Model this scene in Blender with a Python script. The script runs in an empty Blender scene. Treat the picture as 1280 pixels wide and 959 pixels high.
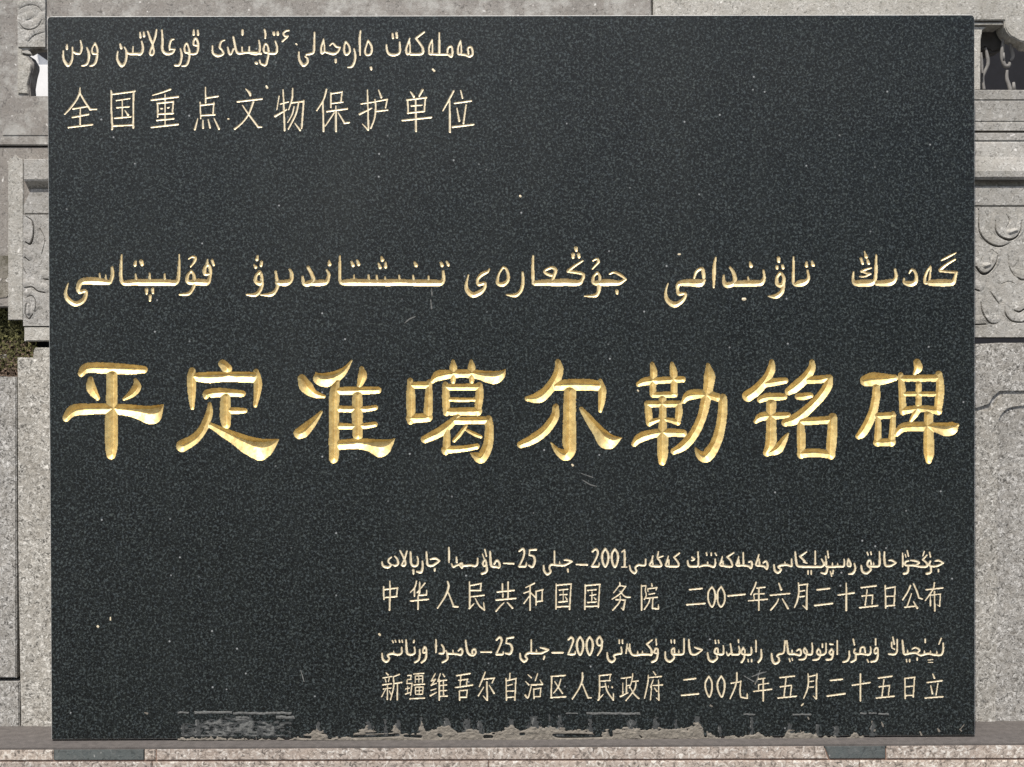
import bpy, bmesh, math, random
import numpy as np
from mathutils import Matrix, Vector
random.seed(4)
rng = np.random.default_rng(7)

# ------------------------------------------------------------------ camera
C = bpy.context.scene.collection
scene = bpy.context.scene
FPX = 640 / math.tan(math.radians(25))           # focal length in photo pixels (1280 wide)
PA, PB, PC = -0.00651, -0.00397, -0.00322        # pitch, yaw, roll
CAM = np.array([-0.00778, -1.65788, 0.54767])
def rotm(a, b, c):
    ca, sa, cb, sb, cc, sc = math.cos(a), math.sin(a), math.cos(b), math.sin(b), math.cos(c), math.sin(c)
    base = np.array([[1, 0, 0], [0, 0, -1], [0, 1, 0]], float)
    Rz = np.array([[cb, -sb, 0], [sb, cb, 0], [0, 0, 1]])
    Rx = np.array([[1, 0, 0], [0, ca, -sa], [0, sa, ca]])
    Rr = np.array([[cc, -sc, 0], [sc, cc, 0], [0, 0, 1]])
    return Rz @ Rx @ base @ Rr
RC = rotm(PA, PB, PC)
cam = bpy.data.objects.new('camera', bpy.data.cameras.new('camera'))
C.objects.link(cam)
cam.data.sensor_width = 36
cam.data.angle = math.radians(50)
cam.data.clip_end = 200
cam.matrix_world = Matrix([[*RC[0], CAM[0]], [*RC[1], CAM[1]], [*RC[2], CAM[2]], [0, 0, 0, 1]])
scene.camera = cam

# ------------------------------------------------------------------ daylight
SUN_EL, SUN_AZ = 57, 24           # elevation, degrees to the left of the camera axis
world = bpy.data.worlds.new('World'); scene.world = world; world.use_nodes = True
wn = world.node_tree; sky = wn.nodes.new('ShaderNodeTexSky'); sky.sky_type = 'NISHITA'
sky.sun_disc = False
sky.sun_elevation = math.radians(SUN_EL); sky.sun_rotation = math.radians(180 + SUN_AZ)
sky.dust_density = 2.0
wn.links.new(sky.outputs[0], wn.nodes['Background'].inputs[0])
wn.nodes['Background'].inputs[1].default_value = 0.10
sun = bpy.data.objects.new('sun', bpy.data.lights.new('sun', 'SUN')); C.objects.link(sun)
sun.data.energy = 4.0; sun.data.angle = math.radians(1.5); sun.data.color = (1.0, 0.95, 0.88)
sd = Vector((math.sin(math.radians(SUN_AZ)) * math.cos(math.radians(SUN_EL)),
             math.cos(math.radians(SUN_AZ)) * math.cos(math.radians(SUN_EL)), -math.sin(math.radians(SUN_EL))))
sun.rotation_euler = sd.to_track_quat('-Z', 'Y').to_euler()
scene.view_settings.view_transform = 'Standard'
scene.view_settings.look = 'None'
scene.view_settings.exposure = 0.35
scene.view_settings.gamma = 1.0
scene.render.engine = 'CYCLES'

# ------------------------------------------------------------------ from photo pixels to points in the place
def ray(px, py):
    px = np.asarray(px, float); py = np.asarray(py, float)
    d = np.stack([(px - 640) / FPX, -(py - 479.5) / FPX, -np.ones_like(px)], -1)
    return d @ RC.T
def at(px, py, y=0.0):                            # point on the upright plane at depth y
    d = ray(px, py); t = (y - CAM[1]) / d[..., 1]
    return CAM + d * t[..., None]
def atz(px, py, z):                               # point on the level plane at height z
    d = ray(px, py); t = (z - CAM[2]) / d[..., 2]
    return CAM + d * t[..., None]
PX = 1.4 / 1159                                   # one photo pixel on the plaque, in metres

# ------------------------------------------------------------------ object helpers
def empty(name, loc, label, cat, group=None):
    o = bpy.data.objects.new(name, None); C.objects.link(o); o.location = loc
    o.empty_display_size = .05
    o['label'] = label; o['category'] = cat
    if group: o['group'] = group
    return o
def link(name, me, mat, parent=None, smooth=False, kind=None, label=None):
    o = bpy.data.objects.new(name, me); C.objects.link(o)
    for m in (mat if isinstance(mat, (list, tuple)) else [mat]): me.materials.append(m)
    if smooth: me.polygons.foreach_set('use_smooth', [True] * len(me.polygons))
    if parent is not None:
        me.transform(Matrix.Translation(-Vector(parent.location)))
        o.parent = parent
    if kind: o['kind'] = kind
    if label: o['label'] = label
    return o
def pydata(name, v, f, mat, parent=None, **k):
    me = bpy.data.meshes.new(name)
    me.from_pydata([tuple(p) for p in v], [], f); me.update()
    return link(name, me, mat, parent, **k)
def prism(name, pts, yf, yb, mat, parent=None, bev=.0015, place=None, rough=0.0, **k):
    """outline in photo pixels, pushed back from depth yf to yb (or place(i, far) gives the points)"""
    n = len(pts)
    P = at([p[0] for p in pts], [p[1] for p in pts], yf)
    bm = bmesh.new()
    a = [bm.verts.new(p) for p in P]
    b = [bm.verts.new((p[0], yb, p[2])) for p in P]
    front = bm.faces.new(a)
    bm.faces.new(b[::-1])
    for i in range(n):
        j = (i + 1) % n
        bm.faces.new((a[j], a[i], b[i], b[j]))
    bmesh.ops.recalc_face_normals(bm, faces=bm.faces)
    if bev > 0:
        es = [e for e in bm.edges if len(e.link_faces) == 2 and all(v.co.y < (yf + yb) / 2 for v in e.verts)]
        bmesh.ops.bevel(bm, geom=es, offset=bev, segments=2, affect='EDGES', clamp_overlap=True)
    bmesh.ops.triangulate(bm, faces=[f for f in bm.faces if len(f.verts) > 4])
    me = bpy.data.meshes.new(name); bm.to_mesh(me); bm.free()
    return link(name, me, mat, parent, **k)
def block(name, x0, y0, x1, y1, yf, yb, mat, parent=None, **k):
    return prism(name, [(x0, y0), (x1, y0), (x1, y1), (x0, y1)], yf, yb, mat, parent, **k)
def slabz(name, pts, z, th, mat, parent=None, bev=.001, **k):
    """a flat piece whose top (outline in photo pixels) lies level at height z"""
    P = atz([p[0] for p in pts], [p[1] for p in pts], z)
    bm = bmesh.new()
    a = [bm.verts.new(p) for p in P]; b = [bm.verts.new((p[0], p[1], z - th)) for p in P]
    n = len(pts); bm.faces.new(a); bm.faces.new(b[::-1])
    for i in range(n):
        j = (i + 1) % n; bm.faces.new((a[j], a[i], b[i], b[j]))
    bmesh.ops.recalc_face_normals(bm, faces=bm.faces)
    es = [e for e in bm.edges if all(v.co.z > z - th / 2 for v in e.verts)]
    bmesh.ops.bevel(bm, geom=es, offset=bev, segments=2, affect='EDGES', clamp_overlap=True)
    me = bpy.data.meshes.new(name); bm.to_mesh(me); bm.free()
    return link(name, me, mat, parent, **k)
def profile(name, x0, x1, pts, yb, mat, parent=None, **k):
    """a moulding: (photo y, depth) profile run from photo x0 to x1"""
    v = []; f = []
    for px in (x0, x1):
        for (py, d) in pts: v.append(at(px, py, d))
    n = len(pts)
    xs = (v[0][0], v[n][0])
    v = [(xs[0] if i < n else xs[1], p[1], p[2]) for i, p in enumerate(v)]
    for i in range(n - 1): f.append((i, i + 1, n + i + 1, n + i))
    v += [(xs[0], yb, v[0][2]), (xs[0], yb, v[n - 1][2]), (xs[1], yb, v[0][2]), (xs[1], yb, v[n - 1][2])]
    q = 2 * n
    f += [tuple(range(n))[::-1] + (q, q + 1), tuple(range(n, 2 * n)) + (q + 3, q + 2),
          (0, n, q + 2, q), (n - 1, q + 1, q + 3, 2 * n - 1), (q, q + 2, q + 3, q + 1)]
    o = pydata(name, v, f, mat, parent, **k)
    bm = bmesh.new(); bm.from_mesh(o.data); bmesh.ops.recalc_face_normals(bm, faces=bm.faces); bm.to_mesh(o.data); bm.free()
    return o

# ------------------------------------------------------------------ value noise
_perm = rng.random((256, 256))
def vnoise(x, y):
    xi = np.floor(x).astype(int); yi = np.floor(y).astype(int); fx = x - xi; fy = y - yi
    fx = fx * fx * (3 - 2 * fx); fy = fy * fy * (3 - 2 * fy)
    g = lambda a, b: _perm[a & 255, b & 255]
    return (g(xi, yi) * (1 - fx) + g(xi + 1, yi) * fx) * (1 - fy) + (g(xi, yi + 1) * (1 - fx) + g(xi + 1, yi + 1) * fx) * fy
def fbm(x, y, o=4):
    s = 0; a = .5
    for i in range(o):
        s = s + a * vnoise(x + 17 * i, y + 31 * i); x = x * 2.03; y = y * 2.03; a *= .5
    return s / (1 - .5 ** o) - .5

# ------------------------------------------------------------------ strokes: a ridge line with half widths to either side
def parse_stroke(s, ox, oy, sc):
    P = []; r = (10., 10.)
    for tok in s.split():
        a = tok.split(',')
        if len(a) > 2:
            w = a[2].split(':'); r = (float(w[0]), float(w[-1]))
        P.append((ox + float(a[0]) / sc, oy + float(a[1]) / sc, r[0] / sc, r[1] / sc))
    return np.array(P)
def dense(P):
    if len(P) < 3: return P
    out = []
    n = len(P)
    for i in range(n - 1):
        p0 = P[max(i - 1, 0)]; p1 = P[i]; p2 = P[i + 1]; p3 = P[min(i + 2, n - 1)]
        k = 10
        for j in range(k):
            t = j / k
            q = .5 * (2 * p1 + (p2 - p0) * t + (2 * p0 - 5 * p1 + 4 * p2 - p3) * t * t + (3 * p1 - p0 - 3 * p2 + p3) * t ** 3)
            lo = np.minimum(p1, p2) * .8; hi = np.maximum(p1, p2) * 1.08
            w = np.clip(q, lo, hi)
            out.append((q[0], q[1], w[2], w[3]))
    out.append(tuple(P[-1]))
    return np.array(out)
def stroke_field(P, X, Y, k, grow=1.0, off=0.0):
    """groove depth in pixels (positive inside) for one stroke"""
    D = dense(P)
    best = np.full(X.shape, 1e9); val = np.full(X.shape, -9.)
    for i in range(len(D) - 1):
        x1, y1, a1, b1 = D[i]; x2, y2, a2, b2 = D[i + 1]
        dx, dy = x2 - x1, y2 - y1; L2 = dx * dx + dy * dy + 1e-9
        t = np.clip(((X - x1) * dx + (Y - y1) * dy) / L2, 0, 1)
        ex = X - x1 - t * dx; ey = Y - y1 - t * dy
        d = np.hypot(ex, ey)
        s = (ex * dy - ey * dx) / math.sqrt(L2) / np.maximum(d, 1e-6)
        a = (a1 + (a2 - a1) * t) * grow + off; b = (b1 + (b2 - b1) * t) * grow + off
        w = b + (a - b) * (np.clip(s, -1, 1) + 1) / 2
        w = np.maximum(w, .15)
        v = k * (a + b) / 2 * (1 - d / w)
        m = d < best
        best = np.where(m, d, best); val = np.where(m, v, val)
    return val

# ------------------------------------------------------------------ cells of a height field split along its zero line
def split_cells(H, X, Y, step_back, want_out=True, lab=None, nlab=1):
    """returns (outside mesh in px, list of inside meshes (verts (x,y,h), faces))"""
    ny, nx = H.shape
    S = H > 0
    c = S[:-1, :-1].astype(int) + S[:-1, 1:] + S[1:, 1:] + S[1:, :-1]
    ins = [dict(v=[], f=[], ix={}, rim=[]) for _ in range(nlab)]
    out_v, out_f, out_ix = [], [], {}
    def node(M, j, i, h):
        key = (j, i)
        if key not in M['ix']:
            M['ix'][key] = len(M['v']); M['v'].append((X[i], Y[j], h))
        return M['ix'][key]
    def edge(M, j0, i0, j1, i1):
        if (j1, i1) < (j0, i0): j0, i0, j1, i1 = j1, i1, j0, i0
        key = (j0, i0, j1, i1)
        if key not in M['ix']:
            a, b = H[j0, i0], H[j1, i1]; t = a / (a - b)
            M['ix'][key] = len(M['v'])
            M['v'].append((X[i0] + (X[i1] - X[i0]) * t, Y[j0] + (Y[j1] - Y[j0]) * t, 0.))
        return M['ix'][key]
    O = dict(v=out_v, f=out_f, ix=out_ix)
    # labels by cell
    if lab is not None:
        Hc = np.stack([H[:-1, :-1], H[:-1, 1:], H[1:, 1:], H[1:, :-1]]); Lc = np.stack([lab[:-1, :-1], lab[:-1, 1:], lab[1:, 1:], lab[1:, :-1]])
        am = Hc.argmax(0); L = np.take_along_axis(Lc, am[None], 0)[0]
    else: L = np.zeros(c.shape, int)
    jj, ii = np.nonzero(c == 4)
    for j, i in zip(jj.tolist(), ii.tolist()):
        M = ins[L[j, i]]
        M['f'].append((node(M, j, i, H[j, i]), node(M, j, i + 1, H[j, i + 1]), node(M, j + 1, i + 1, H[j + 1, i + 1]), node(M, j + 1, i, H[j + 1, i])))
    jj, ii = np.nonzero((c > 0) & (c < 4))
    for j, i in zip(jj.tolist(), ii.tolist()):
        cs = [(j, i), (j, i + 1), (j + 1, i + 1), (j + 1, i)]
        M = ins[L[j, i]]; pi = []; po = []
        st = [bool(S[q]) for q in cs]
        saddle = sum(st) == 2 and st[0] == st[2]
        for k in range(4):
            a = cs[k]; b = cs[(k + 1) % 4]
            if st[k]: pi.append(node(M, *a, H[a]))
            elif want_out and not saddle: po.append(node(O, *a, 0.))
            if st[k] != st[(k + 1) % 4]:
                pi.append(edge(M, *a, *b))
                if want_out and not saddle: po.append(edge(O, *a, *b))
            if want_out and saddle and not st[k]:
                pr = cs[k - 1]
                O['f'].append((node(O, *a, 0.), edge(O, *a, *b), edge(O, *pr, *a)))
        M['rim'].append(len(M['f'])); M['f'].append(tuple(pi))
        if want_out and not saddle: O['f'].append(tuple(po))
    if want_out:
        Z = c == 0
        for j in range(ny - 1):
            i = 0; row = Z[j]
            while i < nx - 1:
                if not row[i]: i += 1; continue
                k = i
                while k < nx - 1 and row[k]: k += 1
                O['f'].append((node(O, j, i, 0.), node(O, j, k, 0.), node(O, j + 1, k, 0.), node(O, j + 1, i, 0.)))
                i = k
    return O, ins
def to_world(v, scale, y=0.0):
    v = np.array(v, float).reshape(-1, 3)
    W = at(v[:, 0], v[:, 1], y)
    W[:, 1] += v[:, 2] * scale
    return W
TEXT = """
@70,440,6
#平
190,160,28 235,120,38 400,120,40:45 560,125,32:45 660,130,26:30
258,205,22 265,275,38 310,345,20
595,205,12 605,260,34 570,310,30 510,352,14
418,165,42 418,400,44 415,500,48 415,700,48 412,770,36
75,495,28 130,440,44 250,425,38:45 420,425,38:42 540,430,38:52 620,432,32:78 690,430,26:115 740,420,20:110 775,408,12:65 806,396,4
@210,440,6
#定
410,90,34 440,125,40
180,140,26 175,200,36 178,330,28 182,420,15
180,185,30 300,178,28:55 450,172,25:52 640,170,20:62
660,150,24 672,220,32 670,300,28 654,400,16
285,330,24 300,312,34 400,302,32:36 560,310,22:28
430,330,38 430,480,42 435,545,34
430,440,24 520,440,26 575,440,20
312,390,14 308,460,28 265,570,34 200,650,40 105,705,46
310,545,20 400,590,30:38 500,640,42:55 600,675,45:95 680,682,35:132 740,675,22:108 790,665,12:60 832,656,4
@350,440,6
#准
165,200,34 195,260,50 260,315,30 330,333,14
310,450,12 250,520,32 180,590,48 145,610,44
538,65,6 480,130,35:18 420,165,60:25 350,180,82:25 290,175,66:18 268,155,8
425,225,24 410,300,38 405,450,38 405,700,40 402,800,36
612,125,18 618,180,36 595,255,20
430,290,28:34 600,285,26:35 735,283,22:30
580,320,38 580,480,42 582,630,38
440,425,24:28 560,425,18:28 640,425,18:26 715,415,18:22
440,555,26 560,555,16:24 640,550,18:28 712,543,22
440,690,30:45 560,680,32:48 650,685,35:58 730,680,25:112 790,672,15:98 830,662,8:48 862,650,4
@490,440,6
#噶
135,215,22 140,300,32 142,430,34 138,520,26
278,225,20 276,320,30 270,450,34 270,500,24
145,250,26 268,248,28
140,500,36:34 272,492,34
305,215,20 350,180,42:38 450,162,30:36 600,160,28:36 700,160,20:68 770,155,12:86 820,145,8:58 850,130,4
458,70,14 460,110,28 460,170,26 458,222,18
595,70,14 597,110,28 598,170,26 598,222,18
400,245,24 405,350,30 408,455,26
655,250,26 655,340,32 640,455,24
400,262,24:28 650,262,26:28
430,358,17 615,358,17
410,448,30:26 645,445,32
495,480,20 430,545,34 350,605,38 245,655,30
460,512,26:34 700,510,26:32
722,505,30 730,580,34 718,700,38 670,790,44 625,778,30 595,762,10
555,555,14 505,620,18 465,665,15
560,585,12 620,618,17 665,635,14
408,560,26 410,700,30 402,745,30
400,735,32:30 530,725,24:26 635,705,20:26
@630,440,6
#尔
405,75,22 412,130,34 390,200,40 330,285,42 260,340,44 175,352,20
385,255,36 500,240,38:50 640,245,42:45 710,248,32:45
722,215,16 736,280,30 733,360,28 722,440,17
495,290,46 492,450,48 490,650,52 488,740,50 455,770,46 400,740,26 352,680,6
388,412,24 378,490,34 305,590,38 215,655,38 125,695,28
578,425,16 640,500,28:38 710,575,28:62 770,620,25:102 820,640,14:88 884,645,4
@770,440,6
#勒
272,92,18 283,150,28 277,220,26 277,318,24
420,88,16 430,140,28 435,220,26 435,315,24
168,242,20 225,220,32 350,212,26 500,205,24
277,322,22 440,318,24
350,345,28 350,440,28 350,560,32 350,640,40 350,770,40 345,825,28
233,385,20 245,450,28 250,535,24
470,385,22 472,450,28 462,525,24
240,392,28:26 470,388,26
250,530,26 350,505,16 462,525,26
135,690,22 190,640,38 300,610,32 420,605,32 505,610,28
690,98,16 702,180,42 690,280,38 670,380,38 640,500,36 580,620,38 510,700,38 435,745,26
508,368,20 555,325,40:36 670,325,42:22 760,345,36:28
800,345,32 802,420,36 785,560,38 745,690,42 680,780,48 630,770,34 596,720,8
@910,440,6
#铭
328,75,20 325,125,32 290,200,36 220,280,42 150,330,44
270,240,26 350,225,30 430,215,24
240,358,24 300,338,32 420,335,26
325,385,38 324,480,36 325,600,40 320,700,42 292,755,30
208,522,18 255,485,34 350,480,28 450,475,24
290,765,16 370,730,38 420,660,26 452,610,8
630,75,20 625,130,32 570,205,38 500,265,40 455,295,30
600,210,28 700,205,30 765,192,22
765,195,24 745,260,36 690,340,36 600,430,38 510,500,42 430,530,30
525,335,24 570,332,28 620,325,22
545,510,20 548,600,32 550,700,32 548,775,28
555,520,28:30 760,510,30
785,490,34 783,580,38 775,700,38 772,775,32
548,765,34:30 660,755,32:34 772,770,30
@1050,440,6
#碑
192,215,42 240,205,52 330,202,42 412,195,24
272,260,28 270,340,32 250,440,34 215,530,36 170,605,36 140,632,24
287,480,20 285,590,26 282,685,26
280,480,24 395,475,26
398,462,18 396,560,24 385,685,26
275,680,28 390,675,30
578,78,28 586,120,34 560,162,14
455,172,20 466,280,28 472,450,26
470,200,24 740,195,28
742,165,26 752,240,30 745,350,34 735,445,28
590,240,22 590,400,24
480,315,17 720,315,20
475,440,30 600,425,26 735,440,32
595,415,22 568,460,26 532,518,14
425,615,20 480,570,40:30 600,560,36 700,560,32:40 790,562,32:70 850,560,36:58 882,548,14
665,470,36 665,540,36 665,640,40 668,760,40 666,815,24
@70,30,10
#ورىن_word
135,260,10 135,310,13
90,335,8 95,440,13 150,515,18 200,440,12 205,290,8
215,345,11 250,365,14 300,365,12 320,290,12 305,205,7
385,295,8 410,370,14 405,450,13 375,505,14 320,520,7
485,240,12 512,300,11 512,365,12 460,365,13 450,310,9 485,240,9
515,380,12 500,460,14 470,505,15 420,525,7
#قورعالاتىن_word
800,250,10 815,300,15
770,345,8 765,440,13 820,520,17 870,460,13 880,350,11 855,290,8
885,350,10 920,370,14 1000,370,15 1060,370,16 1085,300,13 1070,215,9
962,280,6 958,350,9
1050,105,8 1055,165,13
1095,100,9 1100,150,14
1145,90,9 1180,190,13 1210,260,11
1255,70,8 1240,160,12 1205,260,10 1180,330,11 1175,370,12 1200,385,13 1222,350,11 1212,280,10
@190,30,10
122,75,9 130,200,12 130,320,14 180,370,17 250,360,15 278,325,11
270,190,9 240,200,12 220,260,11 220,320,10
240,315,8 285,315,9
355,310,8 370,380,12 360,460,12 335,510,15 285,515,11
460,355,11 415,350,12 405,290,10 430,240,10 455,290,10 468,365,12 460,440,12 430,510,13 375,525,8
455,370,12 540,370,13 570,330,12 575,240,12 545,175,12 518,220,11 522,260,11 570,268,9
520,75,9 520,130,14
570,80,10 575,130,14
#تۇيىندى_word
755,270,7 760,360,12 820,395,17 890,370,13 870,320,10 845,290,12 865,220,11 910,200,7
945,290,8 965,365,14 990,370,11 1015,310,9
1015,160,10 1035,260,12 1055,340,13 1090,365,15 1180,355,14 1300,355,14 1360,370,14
1125,285,7 1128,345,9
1215,280,7 1215,340,9
1130,75,11 1130,130,13
@310,30,10
0,350,12 60,370,14 130,365,13 148,290,12 135,205,8
12,290,7 12,340,9
100,485,16 110,490,14
145,450,9 150,480,10
250,355,12 205,350,12 195,300,11 220,245,10 250,290,10 255,370,12 240,450,12 215,510,15 160,495,11
205,70,10 215,110,11 215,175,10
250,365,13 345,362,14 362,290,12 340,215,8
320,105,14 325,130,15
370,100,13 372,130,15
#ء_word
510,80,9 475,85,11 442,115,11 460,150,11 500,150,9
490,160,11 430,215,11
#دارەجەلى_word
635,350,8 640,440,13 690,515,17 740,480,14 742,430,10 715,405,10
730,380,11 780,370,15 820,345,13 828,230,12 830,105,8
945,185,7 925,250,10 912,310,11 920,360,14 950,350,11 955,290,9 945,200,7
955,345,11 1060,370,17 1120,345,13 1150,290,9
1020,270,7 1060,240,9 1100,280,12 1150,290,9
1095,440,11 1095,475,13
1220,220,11 1260,270,11 1272,340,12 1228,380,15 1200,335,12 1205,265,11 1220,220,10
@430,30,10
125,310,8 140,390,12 130,470,13 95,530,14 45,540,7
205,85,9 195,200,12 200,385,9
300,205,10 282,260,9 262,330,10 275,380,12 320,380,13 345,340,12 340,270,12 300,205,10
335,540,13 340,565,13
#مەملەكەت_word
530,260,8 540,340,12 580,380,16 650,382,15 697,345,12 695,225,9
605,120,10 612,175,12
655,110,12 660,165,14
820,180,8 795,250,10 775,320,11 790,372,14 820,355,11 825,290,9 815,200,8
1000,100,11 900,175,13
900,180,13 960,260,12 985,310,13 970,370,15 830,375,15
1100,195,8 1075,250,10 1060,310,10 1070,370,14 1100,365,11 1105,300,10 1100,200,8
1110,375,14 1180,378,13 1290,378,13
1190,110,9 1190,220,11 1190,360,12
@500,30,10
560,378,13 600,380,15 640,400,17 655,340,11 640,280,12 600,300,12 590,370,10
755,210,9 735,260,10 722,320,10 730,372,14 762,365,11 765,290,9 755,210,8
770,378,13 820,385,14 870,400,17 908,370,12 890,290,12 850,300,11 855,370,11
@72,104,10
#全
280,55,6 275,120,13
275,125,12 230,215,12 150,320,12 90,385,10
280,125,9 330,215,11 405,325,12
405,325,13 485,325,9
190,320,11 370,290,9
185,425,12 385,388,11
283,310,9 280,510,10
135,552,11 435,515,11
#国
668,90,7 672,130,11 670,300,10 680,500,12 680,575,12
680,138,10 965,100,11
965,95,9 950,120,11 945,300,11 945,555,12
735,215,9 905,190,8
740,305,9 895,293,9
715,435,11 915,418,10
807,215,8 807,415,8
840,340,6 880,395,13
690,533,11 940,520,11
@180,104,10
#重
105,150,7 220,115,10 330,75,12
90,210,11 425,168,13
165,245,9 172,330,10 170,420,10
165,250,11 365,230,11
365,225,9 360,300,10 350,380,9
210,316,10 228,316,10
295,306,8 315,304,8
175,385,11 365,375,11
262,140,8 262,530,8
160,463,11 370,442,11
90,550,11 425,512,12
#点
768,50,7 770,240,9
770,185,12 925,162,10
700,235,8 708,440,8
705,275,11 875,255,11
872,240,8 862,370,10
710,402,11 885,392,11
672,440,6 635,575,14
735,460,7 738,560,11
800,450,7 825,555,12
875,440,7 937,570,13
@286,104,10
#文
210,70,7 255,115,15 268,150,13
105,230,11 415,195,11
305,235,13 250,380,11 170,490,11 75,570,13
170,275,8 245,385,10 365,545,12
365,545,12 410,548,9
#物
628,160,7 600,330,7
640,260,8 745,232,9
580,410,15 720,330,9
678,80,7 685,250,10 697,590,11
797,65,8 790,190,11 748,330,7
780,245,9 930,225,11
935,215,11 910,560,11
890,585,13 825,500,6
815,290,8 790,390,9 735,490,7
872,240,10 835,390,11 745,570,10
@390,104,10
#保
180,75,11 145,200,10 60,340,9
135,230,9 143,600,12
235,120,10 235,300,10
240,130,10 375,108,10
375,100,8 360,235,10
245,252,10 385,235,9
185,352,12 440,318,11
297,285,9 300,600,12
275,370,9 165,535,8
328,370,8 405,495,11
405,498,13 465,490,11
#护
610,258,8 740,238,9
692,85,8 700,400,10 705,580,11
700,580,13 630,510,6
595,385,14 745,312,8
832,85,7 865,175,13
740,240,8 940,200,10
940,200,9 918,305,9
800,350,11 945,335,9
785,200,8 795,300,11 780,440,10 735,560,10
@494,104,10
#单
190,105,8 232,165,14
340,85,15 300,160,11
145,208,11 390,178,12
155,215,10 162,375,10
375,190,10 362,350,10
200,283,10 335,272,9
155,372,11 365,350,11
88,465,12 450,425,12
255,205,9 260,600,12
#位
730,95,12 670,210,11 595,345,8
680,220,10 684,610,12
818,90,7 840,185,11
740,250,11 950,220,11
770,310,7 800,470,13
885,270,9 852,500,11
718,545,14 980,515,11
@70,306,8
#قۇلىپتاسى_word
560,225,11 565,290,17 550,350,18 520,375,24 400,362,34 260,368,30 222,430,22 235,472,18 285,460,18 298,495,18 265,560,24 190,590,24 118,545,22 95,480,15 120,385,6
495,300,6 497,350,12
435,285,6 438,345,12
655,100,8 650,200,14 648,320,16 665,375,20 710,382,26 780,375,28 860,375,32 960,375,32 1060,375,30 1130,378,28 1190,378,26 1220,340,18 1230,220,13 1232,95,6
795,290,6 800,345,14
935,285,8 935,345,14
1085,290,7 1085,345,13
795,165,11 790,200,17
850,165,20 860,195,17
905,445,15 905,485,13
965,440,15 968,480,13
940,510,15 938,555,13
@210,306,8
205,140,7 240,120,11 272,130,15 262,170,13 225,218,8
230,260,11 195,310,15 200,370,20 300,372,30 385,375,30 415,330,17 422,250,16 400,200,15 368,230,17 368,290,17 412,290,12
230,260,12 256,300,14 262,360,20 262,400,16 240,450,16 200,490,17 115,497,9
395,145,7 390,190,15
440,155,13 455,200,13
#تىنىشتاندىرۋ_word
895,110,9 888,145,17
935,170,13 930,205,15
860,200,9 875,222,17
915,270,17 880,310,15 875,365,18 920,385,22 940,350,15 930,290,15
935,340,14 940,400,16 915,460,19 870,500,20 785,498,9
1075,265,10 1085,330,15 1095,400,16 1080,450,17 1030,495,21 925,500,7
1095,380,24 1180,380,30 1230,350,20 1236,290,17 1215,245,11
@350,306,8
280,225,16 315,290,17 332,350,20 290,385,28 240,385,20 225,320,11
320,385,24 400,380,30 460,372,24 482,330,17 486,290,15 465,250,9
490,160,9 495,195,19
598,110,8 597,200,13 598,340,14 620,375,24 690,375,32 800,375,32 920,378,30 1000,378,30 1090,378,32 1180,375,30 1280,378,30
740,300,6 738,350,12
715,170,11 730,205,17
770,155,11 785,195,17
885,300,8 890,350,13
965,305,9 970,350,13
1050,320,7 1050,350,13
1190,305,8 1195,350,13
1015,120,9 1022,150,19
1055,175,9 1055,220,17
985,185,9 1000,225,17
@490,306,8
140,378,30 240,380,30 330,380,30 430,380,30 490,380,26 515,340,17 510,262,12
70,305,8 75,350,13
210,305,8 215,350,13
365,310,7 365,350,13
225,175,11 240,205,19
490,180,13 500,205,17
545,165,9 562,200,15
#جۇڭعارەى_word
765,300,7 745,380,13 750,450,21 805,500,26 880,475,24 925,430,16 925,385,16 865,395,17 858,345,14 900,295,20 955,268,14 972,242,8
1110,225,11 1070,290,10 1055,360,15 1065,390,19 1110,395,22 1155,360,17 1162,300,14 1140,240,13 1110,225,12
@630,306,8
185,275,11 190,340,14 185,410,16 160,470,17 110,505,19 25,500,7
290,110,9 288,230,14 290,385,14
310,385,24 400,378,30 500,378,32 620,375,34 740,380,28 780,350,17 795,310,15 770,285,15 640,265,14
640,262,15 700,215,13 785,160,9
470,370,18 500,310,16 515,250,17 470,228,14 405,262,13 430,290,16 475,305,15
718,30,17 722,55,15
690,95,17 690,125,15
745,95,15 750,120,15
885,160,7 930,140,11 945,170,13 920,200,11 885,240,8
935,275,11 895,320,13 900,380,20 1000,378,32 1080,378,30 1150,380,22 1218,345,10
1218,342,9 1160,300,15 1100,275,11 1055,292,9
935,275,11 958,320,13 952,400,20 945,470,17 910,508,17 805,512,7
1128,460,15 1130,485,13
@820,306,8
#تاۋىنداعى_word
120,385,6 98,470,12 112,550,21 180,598,28 250,570,20 290,520,15 290,485,13 230,490,18 215,440,15 235,390,24 330,378,34 440,382,36 480,355,18
478,355,12 475,290,17 460,238,16 408,265,14 382,330,10
598,125,8 585,200,15 580,300,17 577,425,9
740,225,12 775,280,17 790,350,20 770,390,24 705,400,28 678,360,17 678,305,9
790,390,26 900,385,30 1000,385,30 1055,378,26 1082,330,15 1075,255,10
920,320,7 925,360,13
940,175,9 950,210,19
@930,306,8
345,130,15 347,165,15
330,215,14 330,235,13
385,205,13 390,230,15
360,280,15 330,330,15 335,395,20 385,400,20 398,330,15 375,285,13
360,400,20 362,405,20
395,400,15 378,470,21 320,515,23 245,515,7
495,120,8 495,250,13 497,385,14 560,385,32 615,370,24 645,330,15 635,255,10
625,175,11 625,210,17
680,165,9 690,200,19
@1050,306,8
#گەدىڭ_word
135,270,7 130,340,13 155,382,26 230,382,34 310,380,30 352,340,17 360,230,15 362,100,8
310,230,9 260,245,11 215,265,13
215,265,11 290,290,13
305,290,9 250,315,9 195,318,7
245,65,6 262,120,17
210,135,13 225,185,13
275,150,11 285,185,15
370,385,24 480,380,32 540,360,22 562,310,15 550,245,11
640,335,8 645,375,17 700,390,28 750,375,22 765,320,15 745,262,13 715,250,11 692,285,7
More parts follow.
